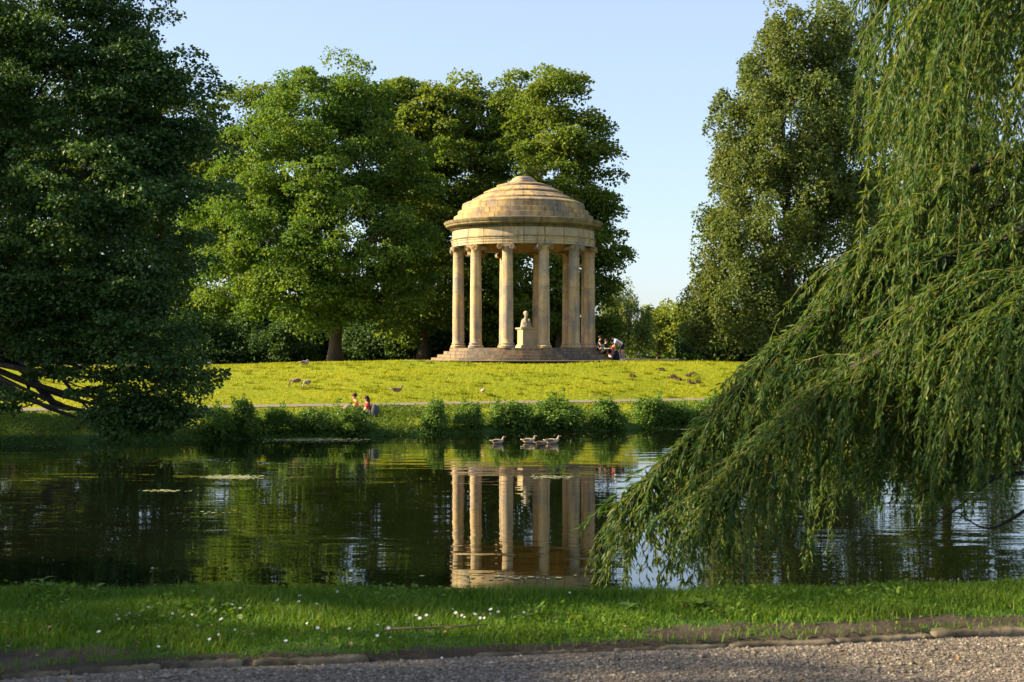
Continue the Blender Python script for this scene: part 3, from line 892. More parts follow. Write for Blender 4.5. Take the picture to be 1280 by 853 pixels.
# small broad weeds and clover in that grass
n = 16000
x = rng.uniform(-5, 5.4, n); k = rng.uniform(0.15, 3.2, n); y = kerb_y(x) + k
pt = np.sin(x * 2.3 + 0.5) * np.sin(k * 3.1 + x) + 0.5 * np.sin(x * 5.7)
keep = (pt + rng.normal(0, 0.3, n) > 0.35) & (soil_mask(x, y) < 0.35) & (height(x, y) > 0.25)
x, y, k = x[keep], y[keep], k[keep]; n = len(x)
P = np.stack([x, y, height(x, y) + rng.uniform(0.01, 0.07, n) * np.clip(0.6 + 0.4 * k, 0.5, 1.6)], -1)
N = unit(rng.standard_normal((n, 3)) * 0.5 + np.array([0, 0, 1])); L = rng.uniform(0.025, 0.055, n)
tag(mesh_obj('clover', leaves_mesh('clover', P, N, rdir(rng, n), L, L * 0.7, 0.45 + rng.normal(0, 0.2, n), M['grass'])), 'small clover and weed leaves growing in the near bank grass', 'weeds', kind='stuff')

# lawn tufts on the slope
n = 150000
x = rng.uniform(-34, 26, n); yb = shore_far(x)
y = yb + 5.5 + rng.random(n) * (97 - yb - 5.5)
u = y - yb
keep = ((u < 6.8) | (u > 8.95)) & (soil_mask(x, y) < rng.uniform(0.15, 0.6, n)) & (np.hypot(x - TX, y - TY) > 7.4) & (height(x, y) > 0.2)
x, y = x[keep], y[keep]; n = len(x)
pn = np.sin(x * 0.9 + y * 0.5) + np.sin(x * 0.37 - y * 0.8 + 1.3) + np.sin(x * 2.7) * np.sin(y * 2.1)
h = rng.uniform(0.03, 0.11, n) * np.clip(1 + 0.25 * pn, 0.5, 1.7)
m = 420
cx_ = rng.uniform(-28, 22, m); cy_ = rng.uniform(68, 83, m)
j = np.repeat(np.arange(m), 45)
wx_ = cx_[j] + rng.normal(0, 0.16, len(j)); wy_ = cy_[j] + rng.normal(0, 0.10, len(j))
ok = (wy_ - shore_far(wx_) > 9.1) & (np.hypot(wx_ - TX, wy_ - TY) > 7.4)
wx_, wy_ = wx_[ok], wy_[ok]
x = np.concatenate([x, wx_]); y = np.concatenate([y, wy_]); pn = np.concatenate([pn, np.full(len(wx_), -2.6)]); h = np.concatenate([h, rng.uniform(0.06, 0.17, len(wx_))]); n = len(x)
tag(mesh_obj('lawn_grass', blades('lawn_grass', x, y, height(x, y) - 0.01, h, rng.uniform(0.02, 0.05, n), 0.5 + 0.16 * pn + rng.normal(0, 0.14, n), M['lawn'], rng, 0.8)), 'short sunlit grass of the sloping lawn before the temple', 'grass', kind='stuff')

# ------------------------------------------------------------------ gravel pebbles
rng = np.random.default_rng(95)
n = 90000
x = np.concatenate([rng.uniform(-4.2, 4.6, 60000), rng.uniform(-8, -4.2, 15000), rng.uniform(4.6, 8, 15000)]); y = kerb_y(x) - 0.03 - rng.random(n) ** 1.2 * 2.4
s = rng.gamma(3.0, 0.0016, n) + 0.0018
z = 1.672 + s * 0.3
O = np.array([[1, 0, 0], [0, 1, 0], [-1, 0, 0], [0, -1, 0], [0, 0, 1], [0, 0, -1.0]])
OF = np.array([[0, 1, 4], [1, 2, 4], [2, 3, 4], [3, 0, 4], [1, 0, 5], [2, 1, 5], [3, 2, 5], [0, 3, 5]])
th = rng.uniform(0, 2 * PI, n); cs, sn = np.cos(th), np.sin(th)
V = O[None] * (1 + 0.25 * rng.standard_normal((n, 6, 1))) * np.array([1.25, 0.95, 0.65]) * s[:, None, None]
Vr = np.stack([V[..., 0] * cs[:, None] - V[..., 1] * sn[:, None], V[..., 0] * sn[:, None] + V[..., 1] * cs[:, None], V[..., 2]], -1) + np.stack([x, y, z], -1)[:, None]
tag(mesh_obj('gravel', raw_mesh('gravel', Vr.reshape(-1, 3), np.full(8 * n, 3), (OF[None] + np.arange(n)[:, None, None] * 6).ravel(), M['pebble'], tone=np.repeat(np.clip(rng.beta(2, 2.6, n), 0, 1), 8))),
    'loose grey and brown gravel covering the path before the kerb', 'gravel', kind='stuff')

rng = np.random.default_rng(97)
n = 260
x = rng.uniform(-4.2, 4.6, n); y = kerb_y(x) + np.where(rng.random(n) < 0.6, rng.uniform(-1.8, -0.05, n), rng.uniform(0.08, 0.9, n))
P = np.stack([x, y, height(x, y) + np.where(y < kerb_y(x), 0.022, 0.03)], -1)
L = rng.uniform(0.02, 0.05, n)
N = unit(rng.standard_normal((n, 3)) * 0.45 + np.array([0, 0, 1]))
M['litter'] = leaf_mat('dead_leaf', (0.10, 0.055, 0.025), (0.20, 0.12, 0.05), (0.34, 0.25, 0.12), 0.1)
tag(mesh_obj('fallen_leaves', leaves_mesh('fallen_leaves', P, N, rdir(rng, n), L, L * 0.55, rng.random(n), M['litter'], 0.2)), 'brown fallen leaves strewn along the gravel path and kerb', 'fallen leaves', kind='stuff')

# ------------------------------------------------------------------ kerb stones
kb = [(-820, -484), (-480, -144), (-140, -3), (1, 87), (89, 200), (202, 303), (316, 460), (464, 590), (593, 764), (766, 907), (909, 1040), (1042, 1160), (1163, 1300), (1304, 1420), (1424, 1760), (1764, 2100)]
kl = ['long kerb stone outside the photo'] * 2 + ['kerb stone running out of the photo at its left border', 'mossy kerb stone in front of the bare earth patch', 'greenish kerb stone left of the largest kerb stone of the left half',
      'raised grey kerb stone ending where grass spills over the kerb line', 'long mossy kerb stone just right of the grass-filled kerb gap', 'thin sunken kerb stone left of the stick on the grass',
      'low kerb stone below the cluster of daisies at the middle', 'low kerb stone where the right bare earth strip begins', 'mossy kerb stone below the small dark hole in the bare earth',
      'dark kerb stone along the middle of the right bare earth strip', 'thick black-brown kerb stone in the corner above the sunlit gravel', 'kerb stone running out of the photo at its right border'] + ['long kerb stone outside the photo'] * 2
kh = [0.055, 0.06, 0.060, 0.055, 0.055, 0.070, 0.068, 0.030, 0.045, 0.048, 0.052, 0.055, 0.080, 0.08, 0.06, 0.055]
def px_to_kx(px):
    x = 0.0
    for _ in range(30): x = wx(px, float(kerb_y(x)))
    return x
for i, ((pa, pb), lab) in enumerate(zip(kb, kl)):
    rng = np.random.default_rng(200 + i)
    xa, xb = px_to_kx(pa), px_to_kx(pb)
    pa_ = np.array([xa, float(kerb_y(xa))]); pb_ = np.array([xb, float(kerb_y(xb))])
    mid = (pa_ + pb_) / 2; ln = np.linalg.norm(pb_ - pa_); rz = math.atan2(pb_[1] - pa_[1], pb_[0] - pa_[0])
    H = kh[i] * 0.72
    mb = MB(); ns = 30
    V = []
    sec = [(-0.058, -0.12), (-0.062, H * 0.40), (-0.056, H * 0.86), (-0.040, H), (0.035, H * 1.01), (0.060, H * 0.93), (0.064, -0.12)]
    w1 = w2 = 0.0
    for j in range(ns + 1):
        t = j / ns; e = 1 - 0.18 * (abs(2 * t - 1)) ** 24
        w1 += rng.normal(0, 0.003); w2 = 0.6 * w2 + rng.normal(0, 0.0022)
        for q, (sy, sz) in enumerate(sec):
            V.append(((t - 0.5) * ln + rng.normal(0, 0.002), sy + w1 + rng.normal(0, 0.0015), (sz * (e if sz > 0 else 1)) + (w2 if sz > 0 else 0) + rng.normal(0, 0.0015)))
    m_ = len(sec)
    Fs = [(j * m_ + q, (j + 1) * m_ + q, (j + 1) * m_ + q + 1, j * m_ + q + 1) for j in range(ns) for q in range(m_ - 1)]
    Fs += [tuple(range(m_)), tuple(reversed([ns * m_ + q for q in range(m_)]))]
    mb.add(V, Fs)
    o = mb.build('kerb_stone', M['kerb'], None, smooth=True, loc=(mid[0], mid[1] + 0.03, 1.66))
    o.rotation_euler = (0, 0, rz)
    tag(o, lab, 'kerb stone', 'stones of the kerb')

# ------------------------------------------------------------------ the temple
troot = empty('temple', (TX, TY, TZ), 'round domed sandstone temple with a ring of columns on four steps', 'temple')
def tz(a): return a - TZ
SZ = 3.68      # stylobate top (world)
steps = [(5.70, 0.0, 0.195), (5.32, 0.195, 0.39), (4.93, 0.39, 0.585), (4.56, 0.585, 0.78)]
for k, (r, z0, z1) in enumerate(steps):
    mb = MB()
    inner = steps[k + 1][0] - 0.1 if k < 3 else 0.02
    zb = -0.3 if k == 0 else z0 - 0.02
    mb.lathe([(r, zb, 0), (r - 0.004, z1 - 0.02, 1), (r - 0.02, z1, 1.02), (inner, z1 + 0.002, 1.9)], 144)
    mb.build('step', M['step'], troot, autosmooth=0.6)

cap_z = 9.85 - TZ
base_z = 0.78
CR = 4.15
# one column: shaft mesh with base and capital as its sub-parts, copied round the ring
def column_parts():
    sh = MB()
    H = cap_z - base_z
    prof = []
    for t in np.linspace(0, 1, 22):
        r = 0.352 - 0.046 * t ** 1.7
        prof.append((r, 0.30 + (H - 0.30 - 0.30) * t))
    prof = [(0.38, 0.29)] + prof + [(0.325, H - 0.285), (0.325, H - 0.26)]
    sh.lathe(prof, 40)
    ba = MB()
    pb = [(0.465, 0.0), (0.465, 0.05)]
    pb += [(0.405 + 0.06 * math.cos(a), 0.10 + 0.055 * math.sin(a)) for a in np.linspace(-1.4, 1.4, 9)]
    pb += [(0.40 - 0.02 * math.sin(PI * t), 0.155 + 0.07 * t) for t in np.linspace(0.05, 0.95, 6)]
    pb += [(0.37 + 0.038 * math.cos(a), 0.262 + 0.035 * math.sin(a)) for a in np.linspace(-1.4, 1.4, 8)]
    pb += [(0.35, 0.30), (0.2, 0.305)]
    ba.lathe(pb, 40)
    ca = MB()
    ca.lathe([(0.335, H - 0.27), (0.40, H - 0.20), (0.41, H - 0.16), (0.30, H - 0.14)], 32)
    for sx in (-1, 1):
        # a bolster: cylinder from front to rear with a scroll on each end
        cx, cz, vr = sx * 0.375, H - 0.185, 0.17
        seg = 20
        def ringp(y, r): return [(cx + r * math.cos(2 * PI * q / seg), y, cz + r * math.sin(2 * PI * q / seg)) for q in range(seg)]
        rows = [(-0.40, 0.02), (-0.425, 0.045), (-0.40, 0.06), (-0.40, 0.085), (-0.42, 0.10), (-0.40, 0.118), (-0.42, 0.14), (-0.40, vr), (-0.30, vr * 0.98), (0, vr * 0.72), (0.30, vr * 0.98),
                (0.40, vr), (0.42, 0.14), (0.40, 0.118), (0.42, 0.10), (0.40, 0.085), (0.40, 0.06), (0.425, 0.045), (0.40, 0.02)]
        V = []
        for y_, r_q in rows: V += ringp(y_, r_q)
        Fs = [(i * seg + q, i * seg + (q + 1) % seg, (i + 1) * seg + (q + 1) % seg, (i + 1) * seg + q) for i in range(len(rows) - 1) for q in range(seg)]
        Fs += [tuple(range(seg)), tuple(reversed([(len(rows) - 1) * seg + q for q in range(seg)]))]
        ca.add(V, Fs)
    ca.box((0, -0.385, H - 0.115), (0.60, 0.04, 0.10)); ca.box((0, 0.385, H - 0.115), (0.60, 0.04, 0.10))
    ca.box((0, 0, H - 0.022), (0.74, 0.80, 0.042))
    return sh, ba, ca
sh, ba, ca = column_parts()
shm, bam, cam_ = sh.mesh('column', M['stone'], True), ba.mesh('base', M['stone'], True), ca.mesh('capital', M['stone'], False)
for me in (bam, cam_):
    me.polygons.foreach_set('use_smooth', np.full(len(me.polygons), True)); me.set_sharp_from_angle(angle=0.6)
for k in range(12):
    a = math.radians(-13.5 + 30 * k)           # measured from the viewer's side, to the right
    dx, dy = math.sin(a), -math.cos(a)
    c = mesh_obj('column', shm, troot, (CR * dx, CR * dy, base_z)); c.rotation_euler = (0, 0, math.atan2(dy, dx) + PI / 2)
    mesh_obj('base', bam, c); mesh_obj('capital', cam_, c)

A = lambda rows: [(r, tz(z)) + tuple(v) for r, z, *v in rows]
mb = MB()
mb.lathe(A([(3.85, 9.87, 0), (4.38, 9.85, 0.2), (4.40, 9.86, 0.25), (4.40, 9.99, 0.5), (4.43, 10.00, 0.5), (4.43, 10.15, 0.8), (4.46, 10.16, 0.85), (4.46, 10.24, 0.95), (4.51, 10.27, 1.0), (4.51, 10.33, 1.0), (4.42, 10.335, 1.0)]), 144)
mb.build('architrave', M['frieze'], troot, autosmooth=0.5)
mb = MB(); mb.lathe(A([(4.40, 10.33, 0), (4.39, 10.85, 0.99)]), 144); mb.build('frieze', M['frieze'], troot, autosmooth=0.5)
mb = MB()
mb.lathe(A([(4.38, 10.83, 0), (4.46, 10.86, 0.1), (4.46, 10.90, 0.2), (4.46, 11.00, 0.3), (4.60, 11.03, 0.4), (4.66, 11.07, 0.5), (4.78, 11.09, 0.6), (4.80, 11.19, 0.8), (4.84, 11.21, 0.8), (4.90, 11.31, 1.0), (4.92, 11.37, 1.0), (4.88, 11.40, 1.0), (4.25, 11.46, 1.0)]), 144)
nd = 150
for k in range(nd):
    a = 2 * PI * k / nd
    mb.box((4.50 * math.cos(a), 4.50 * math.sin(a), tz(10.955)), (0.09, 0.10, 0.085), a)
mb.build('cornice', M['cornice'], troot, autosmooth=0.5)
mb = MB()
mb.lathe(A([(3.85, 9.872), (3.85, 10.42), (3.80, 10.45), (3.78, 10.6), (3.3, 10.95), (2.2, 11.4), (1.0, 11.6), (0.01, 11.65)]), 96)
mb.build('ceiling', M['soffit'], troot, autosmooth=0.6)
dome = MB()
dome.lathe(A([(4.30, 11.40, 0), (4.30, 11.745, 0.99), (4.27, 11.77, 1), (4.05, 11.775, 1.01), (4.05, 12.08, 1.98), (4.02, 12.10, 1.99), (3.80, 12.105, 2.01), (3.79, 12.43, 2.98), (3.74, 12.46, 3.0)]), 144)
# the four rings of slabs, each lapping a little over the one below
rr = [(3.76, 12.44), (3.10, 12.74), (2.38, 13.20), (1.58, 13.62), (0.74, 13.90)]
for k in range(4):
    (ra, za), (rb, zb) = rr[k], rr[k + 1]
    lap = 0.10
    rows = [(ra + (0.07 if k else 0), za - 0.01, 3.02 + k), (ra + (0.07 if k else 0), za + lap, 3.05 + k)]
    for t in np.linspace(0.1, 1, 6):
        rows.append((ra + (rb - ra) * t + 0.03 * math.sin(PI * t), za + lap + (zb - za - lap) * t + 0.03 * math.sin(PI * t), 3.05 + k + 0.93 * t))
    dome.lathe(A(rows), 144)
dome.build('dome', M['course'], troot, autosmooth=0.5)
fin = MB()
fin.lathe(A([(0.84, 13.86), (0.84, 13.99), (0.80, 14.02), (0.70, 14.025), (0.70, 14.13), (0.66, 14.16), (0.56, 14.165), (0.54, 14.24), (0.40, 14.29), (0.2, 14.32), (0.01, 14.33)]), 64)
fin.build('finial', M['stone'], troot, autosmooth=0.5)

# ------------------------------------------------------------------ pedestal and bust
PX, PY = wx(657.5, 87.6), 87.6
ped = empty('pedestal', (PX, PY, SZ + 0.003), 'pale square stone pedestal under the bust inside the temple', 'pedestal', rz=math.radians(30))
mb = MB(); mb.box((0, 0, 0.62), (0.78, 0.78, 0.98)); mb.box((0, 0, 0.06), (0.98, 0.98, 0.12)); mb.box((0, 0, 0.165), (0.90, 0.90, 0.07))
for q in range(4):
    a = q * PI / 2
    c, s = math.cos(a), math.sin(a)
    for dx, dz, w, h in ((-0.30, 0, 0.05, 0.74), (0.30, 0, 0.05, 0.74), (0, 0.345, 0.65, 0.05), (0, -0.345, 0.65, 0.05)):
        mb.box((dx * c + 0.392 * s, dx * s - 0.392 * c, 0.66 + dz), (w, 0.03, h), a)
mb.build('shaft', M['plaster'], ped, bevel=0.01)
mb = MB(); mb.box((0, 0, 1.14), (0.86, 0.86, 0.06)); mb.box((0, 0, 1.21), (0.98, 0.98, 0.085)); mb.build('cap', M['plaster'], ped, bevel=0.012)


def loft(mb, rings, seg=24, mi=0):
    """rings: (x, y, z, rx, ry)"""
    V = []
    for x, y, z, rx, ry in rings:
        V += [(x + rx * math.cos(2 * PI * q / seg), y + ry * math.sin(2 * PI * q / seg), z) for q in range(seg)]
    Fs = [(i * seg + q, i * seg + (q + 1) % seg, (i + 1) * seg + (q + 1) % seg, (i + 1) * seg + q) for i in range(len(rings) - 1) for q in range(seg)]
    Fs += [tuple(reversed(range(seg))), tuple((len(rings) - 1) * seg + q for q in range(seg))]
    mb.add(V, Fs, mi)


bust = empty('bust', (PX, PY, SZ + 1.257), 'pale stone portrait bust standing on the pedestal', 'bust', rz=math.radians(22))
mb = MB()
loft(mb, [(0, 0, 0, 0.36, 0.30), (0, 0, 0.06, 0.37, 0.30), (0, 0, 0.10, 0.34, 0.26), (0, 0, 0.22, 0.335, 0.23), (0, 0, 0.36, 0.31, 0.21), (0, 0, 0.46, 0.28, 0.19), (0, 0.01, 0.53, 0.22, 0.16), (0, 0.01, 0.575, 0.13, 0.12), (0, 0, 0.61, 0.095, 0.10),
          (0, -0.01, 0.66, 0.088, 0.095), (0, -0.03, 0.70, 0.095, 0.115), (0, -0.035, 0.76, 0.115, 0.145), (0, -0.03, 0.83, 0.128, 0.155), (0, -0.02, 0.90, 0.132, 0.16), (0, -0.01, 0.96, 0.12, 0.145), (0, 0, 1.01, 0.085, 0.105), (0, 0, 1.035, 0.03, 0.04)])
mb.sphere((0, -0.185, 0.80), (0.022, 0.035, 0.05), 8, 6); mb.sphere((0, -0.165, 0.735), (0.04, 0.02, 0.014), 8, 6)
mb.sphere((0, -0.15, 0.695), (0.04, 0.03, 0.03), 8, 6)
for s in (-1, 1):
    mb.sphere((s * 0.05, -0.168, 0.852), (0.045, 0.02, 0.016), 8, 6); mb.sphere((s * 0.132, 0, 0.81), (0.018, 0.03, 0.045), 8, 6)
mb.build('figure', M['marble'], bust, smooth=True)
mb = MB()
mb.sphere((0, 0.03, 0.93), (0.148, 0.15, 0.105), 16, 10)
for k in range(7): mb.sphere((0.13 * math.cos(k * 0.52), 0.05 + 0.10 * math.sin(k * 0.52), 0.86), (0.04, 0.04, 0.06), 8, 6)
mb.build('hair', M['marble'], bust, smooth=True)
mb = MB()
for s in (-1, 1):
    mb.tube([(s * 0.16, -0.14, 0.53), (s * 0.12, -0.20, 0.42), (s * 0.05, -0.235, 0.22), (s * 0.02, -0.26, 0.10)], [0.04, 0.05, 0.05, 0.03], 8)
mb.tube([(-0.26, -0.12, 0.44), (-0.1, -0.23, 0.3), (0.18, -0.22, 0.14)], [0.03, 0.04, 0.03], 8)
mb.build('drapery', M['marble'], bust, smooth=True)


# ------------------------------------------------------------------ skinned figures
def skin(name, verts, edges, radii, mats, parent=None, sub=2, root=0):
    me = bpy.data.meshes.new(name)
    me.from_pydata([tuple(v) for v in verts], edges, [])
    o = bpy.data.objects.new(name, me); COL.objects.link(o)
    sk = o.modifiers.new('skin', 'SKIN'); sk.use_smooth_shade = True
    for i, r in enumerate(radii):
        r = r if isinstance(r, (tuple, list)) else (r, r)
        me.skin_vertices[0].data[i].radius = r
        me.skin_vertices[0].data[i].use_root = (i == root)
    ss = o.modifiers.new('sub', 'SUBSURF'); ss.levels = sub; ss.render_levels = sub
    dg = bpy.context.evaluated_depsgraph_get()
    out = bpy.data.meshes.new_from_object(o.evaluated_get(dg))
    bpy.data.objects.remove(o)
    out.name = name
    out.materials.clear()
    for m in (mats if isinstance(mats, (list, tuple)) else [mats]): out.materials.append(m)
    out.polygons.foreach_set('use_smooth', np.full(len(out.polygons), True))
    return mesh_obj(name, out, parent)


def person(loc, rz, J, label, top_mat, leg_mat, sleeve=0.55, leg_cover=0.55, hair_long=False, shoe_mat=None, bare_back=False, group=None):
    """J: joint name -> (x, y, z) in the person's own frame, facing -y; one continuous skinned body, clothes as children."""
    root = empty('person', loc, label, 'person', group, rz)
    V, E, R, ix = [], [], [], {}
    def add(nm, p, r, frm=None):
        ix[nm] = len(V); V.append(Vector(p)); R.append(r)
        if frm is not None: E.append((ix[frm], ix[nm]))
    g = lambda k: Vector(J[k])
    add('pelvis', g('pelvis'), (0.15, 0.12))
    mid = (g('pelvis') + g('chest')) / 2
    add('waist', mid, (0.135, 0.10), 'pelvis'); add('chest', g('chest'), (0.17, 0.115), 'waist')
    add('neckb', g('neck'), 0.065, 'chest')
    nk = g('neck'); hd = g('head'); up = (hd - nk).normalized()
    face = Vector(J.get('face', (0, -1, 0))).normalized()
    add('jaw', nk + (hd - nk) * 0.45 + face * 0.015, 0.06, 'neckb')
    add('skull', hd + face * 0.01, (0.085, 0.10), 'jaw'); add('crown', hd + up * 0.09 - face * 0.01, 0.06, 'skull')
    for s in 'LR':
        add('sh' + s, g('sh' + s), 0.062, 'chest'); add('el' + s, g('el' + s), 0.043, 'sh' + s); add('wr' + s, g('wr' + s), 0.028, 'el' + s)
        d = (g('wr' + s) - g('el' + s)).normalized()
        sd = d.cross(Vector((0, 0, 1))); sd = sd.normalized() if sd.length > 0.1 else Vector((1, 0, 0))
        add('palm' + s, g('wr' + s) + d * 0.06, 0.03, 'wr' + s)
        for f in range(4):
            o_ = sd * (f - 1.5) * 0.021
            add('k%d%s' % (f, s), g('wr' + s) + d * 0.105 + o_, 0.010, 'palm' + s)
            add('f%d%s' % (f, s), g('wr' + s) + d * (0.15 + 0.008 * (1 - abs(f - 1.3))) + o_ * 1.15 + Vector((0, 0, -0.015)), 0.008, 'k%d%s' % (f, s))
        add('th' + s, g('wr' + s) + d * 0.08 + sd * 0.055, 0.010, 'palm' + s)
        add('hip' + s, g('hip' + s), 0.095, 'pelvis'); add('kn' + s, g('kn' + s), 0.058, 'hip' + s)
        add('calf' + s, g('kn' + s) + (g('an' + s) - g('kn' + s)) * 0.3, 0.055, 'kn' + s)
        add('an' + s, g('an' + s), 0.036, 'calf' + s)
        ft = Vector(J.get('toe' + s, tuple(g('an' + s) + Vector((0, -0.17, -0.05)))))
        add('toe' + s, ft, 0.032, 'an' + s)
    body = skin('body', V, E, R, M['skin'], root, 2)
    # face features
    sidev = up.cross(face).normalized()
    def dot(nm, p, r, m): q = MB(); q.sphere(p, r, 6, 5); q.build(nm, m, root, smooth=True)
    dot('nose', hd + face * 0.105 - up * 0.012, (0.014, 0.018, 0.02), M['skin'])
    dot('mouth', hd + face * 0.092 - up * 0.05, (0.02, 0.008, 0.006), M['red_cloth'])
    for s in (-1, 1):
        dot('ear', hd + sidev * s * 0.088 - up * 0.01, (0.018, 0.022, 0.03), M['skin'])
        dot('eye', hd + face * 0.094 + sidev * s * 0.034 + up * 0.012, 0.010, M['hair'])
    hm = MB()
    rot = up.to_track_quat('Z', 'Y').to_matrix()
    hm.sphere(hd + up * 0.045 - face * 0.028, (0.108, 0.115, 0.10), 14, 9, rot=rot)
    if hair_long: hm.tube([hd + up * 0.02 - face * 0.08, nk - face * 0.06 + up * 0.0, nk - face * 0.09 - up * 0.16], [0.08, 0.075, 0.03], 10)
    hm.build('hair', M['hair'], root, smooth=True)
    # shirt
    sv = [g('pelvis') + (g('chest') - g('pelvis')) * 0.12, mid, g('chest'), g('neck') - up * 0.02]; sr = [(0.18, 0.145), (0.165, 0.13), (0.195, 0.14), 0.085]; se = [(0, 1), (1, 2), (2, 3)]
    for s in 'LR':
        b = len(sv)
        sv += [g('sh' + s), g('sh' + s) + (g('el' + s) - g('sh' + s)) * sleeve]; sr += [0.085, 0.07]
        se += [(2, b), (b, b + 1)]
        if sleeve >= 1.0:
            sv.append(g('el' + s) + (g('wr' + s) - g('el' + s)) * 0.9); sr.append(0.05); se.append((b + 1, b + 2))
    if not bare_back: skin('shirt', sv, se, sr, top_mat, root, 2)
    lv = [g('pelvis') + (g('chest') - g('pelvis')) * 0.18, g('pelvis')]; lr = [(0.16, 0.13), (0.175, 0.145)]; le = [(0, 1)]
    for s in 'LR':
        b = len(lv)
        e = g('hip' + s) + (g('kn' + s) - g('hip' + s)) * min(1.0, leg_cover)
        lv += [g('hip' + s), e]; lr += [0.118, 0.092]; le += [(1, b), (b, b + 1)]
        if leg_cover > 1:
            lv.append(g('kn' + s) + (g('an' + s) - g('kn' + s)) * (leg_cover - 1)); lr.append(0.06); le.append((b + 1, b + 2))
    skin('trousers' if leg_cover > 1 else 'shorts', lv, le, lr, leg_mat, root, 2, 1)
    for s in 'LR':
        an, to = g('an' + s), Vector(J.get('toe' + s, tuple(g('an' + s) + Vector((0, -0.17, -0.05)))))
        d = (to - an)
        skin('shoe', [an + Vector((0, 0, 0.05)), an - Vector((0, 0, 0.02)) - d * 0.15, to + d * 0.15], [(0, 1), (1, 2)], [0.05, 0.055, 0.045], shoe_mat or M['white_cloth'], root, 2)
    return root


# man bending forward beside the temple steps (faces left in the photo: -x)
bend = dict(pelvis=(0, 0.10, 0.93), chest=(0, -0.30, 1.22), neck=(0, -0.46, 1.33), head=(0, -0.60, 1.38), face=(0, -0.75, -0.65),
            shL=(0.19, -0.36, 1.24), shR=(-0.19, -0.36, 1.24), elL=(0.22, -0.42, 0.96), elR=(-0.22, -0.40, 0.96), wrL=(0.18, -0.42, 0.70), wrR=(-0.18, -0.40, 0.70),
            hipL=(0.10, 0.06, 0.90), hipR=(-0.10, 0.06, 0.90), knL=(0.14, 0.0, 0.49), knR=(-0.12, 0.10, 0.49), anL=(0.16, 0.05, 0.09), anR=(-0.14, 0.16, 0.09))
DX = 86.6
def gz(x, y): return float(height(x, y)) + 0.02
man = person((wx(777, DX), DX, gz(wx(777, DX), DX) + 0.01), -PI / 2 - 0.12, bend, 'person in white T-shirt and black shorts bending forward beside the temple steps', M['white_cloth'], M['black_cloth'], 0.7, 0.6)
mk = MB()     # dark print on the back of the T-shirt
mk.sphere((0.03, -0.14, 1.262), (0.075, 0.035, 0.012), 10, 6); mk.sphere((-0.06, -0.03, 1.19), (0.05, 0.035, 0.012), 8, 6); mk.sphere((0.05, 0.02, 1.155), (0.04, 0.025, 0.012), 8, 6)
mk.build('shirt_print', M['black_cloth'], man, smooth=True)


def sit(lean=0.12, knee=0.42, feet=-0.35, fy=-0.62, arm=0, tw=0):
    return dict(pelvis=(0, 0, 0.13), chest=(0, -lean, 0.50), neck=(0, -lean - 0.03, 0.66), head=(tw * 0.03, -lean - 0.06, 0.80), face=(tw, -1, -0.15),
                shL=(0.18, -lean, 0.56), shR=(-0.18, -lean, 0.56), elL=(0.24, -lean - 0.12, 0.33), elR=(-0.24, -lean - 0.12 + arm, 0.33), wrL=(0.14, -lean - 0.33, 0.30), wrR=(-0.16, -lean - 0.30 + arm, 0.34),
                hipL=(0.10, -0.04, 0.11), hipR=(-0.10, -0.04, 0.11), knL=(0.13, -0.42, knee), knR=(-0.13, -0.44, knee - 0.02), anL=(0.13, fy, feet + 0.09), anR=(-0.13, fy - 0.03, feet + 0.09))


def on_temple(ang, r, zt): return (TX + r * math.sin(ang), TY - r * math.cos(ang), TZ + zt)
person(on_temple(math.radians(86), 4.68, 0.60), math.radians(80), sit(0.02, 0.36, -0.20, -0.58, tw=0.3), 'person with bare arms sitting on the top temple step beside the end column', M['navy_cloth'], M['navy_cloth'], 0.12, 1.8)
person(on_temple(math.radians(70), 5.12, 0.40), math.radians(50), sit(0.20, 0.34, -0.20, -0.56, tw=-0.3), 'person in dark green top with pale stripes slumped on the temple steps', M['green_cloth'], M['black_cloth'], 0.8, 1.8)
person(on_temple(math.radians(74), 5.52, 0.21), math.radians(100), sit(0.12, 0.38, -0.20, -0.52), 'person in red clothes with bare knees and white shoes sitting low on the temple steps', M['red_cloth'], M['red_cloth'], 0.5, 0.45)


def rucksack(loc, rz, s, label, mat):
    r = empty('backpack', loc, label, 'backpack', None, rz)
    mb = MB(); loft(mb, [(0, 0, 0, 0.17 * s, 0.12 * s), (0, 0, 0.03 * s, 0.20 * s, 0.15 * s), (0, 0, 0.25 * s, 0.20 * s, 0.15 * s), (0, 0.01, 0.40 * s, 0.17 * s, 0.12 * s), (0, 0.01, 0.47 * s, 0.10 * s, 0.07 * s)], 20)
    mb.build('bag_body', mat, r, smooth=True)
    mb = MB(); loft(mb, [(0, -0.15 * s, 0.05 * s, 0.11 * s, 0.05 * s), (0, -0.16 * s, 0.08 * s, 0.13 * s, 0.06 * s), (0, -0.15 * s, 0.22 * s, 0.12 * s, 0.05 * s)], 14); mb.build('front_pocket', mat, r, smooth=True)
    for q in (-1, 1):
        mb = MB(); mb.tube([(q * 0.08 * s, 0.11 * s, 0.42 * s), (q * 0.10 * s, 0.20 * s, 0.30 * s), (q * 0.10 * s, 0.20 * s, 0.14 * s), (q * 0.09 * s, 0.13 * s, 0.05 * s)], [0.018 * s] * 4, 6)
        mb.build('strap', mat, r, smooth=True)
    return r
bx, by = wx(769.0, 85.7), 85.7
rucksack((bx, by, gz(bx, by)), 0.5, 1.35, 'bulky black bag on the ground between the bending person and the temple steps', M['black_cloth'])

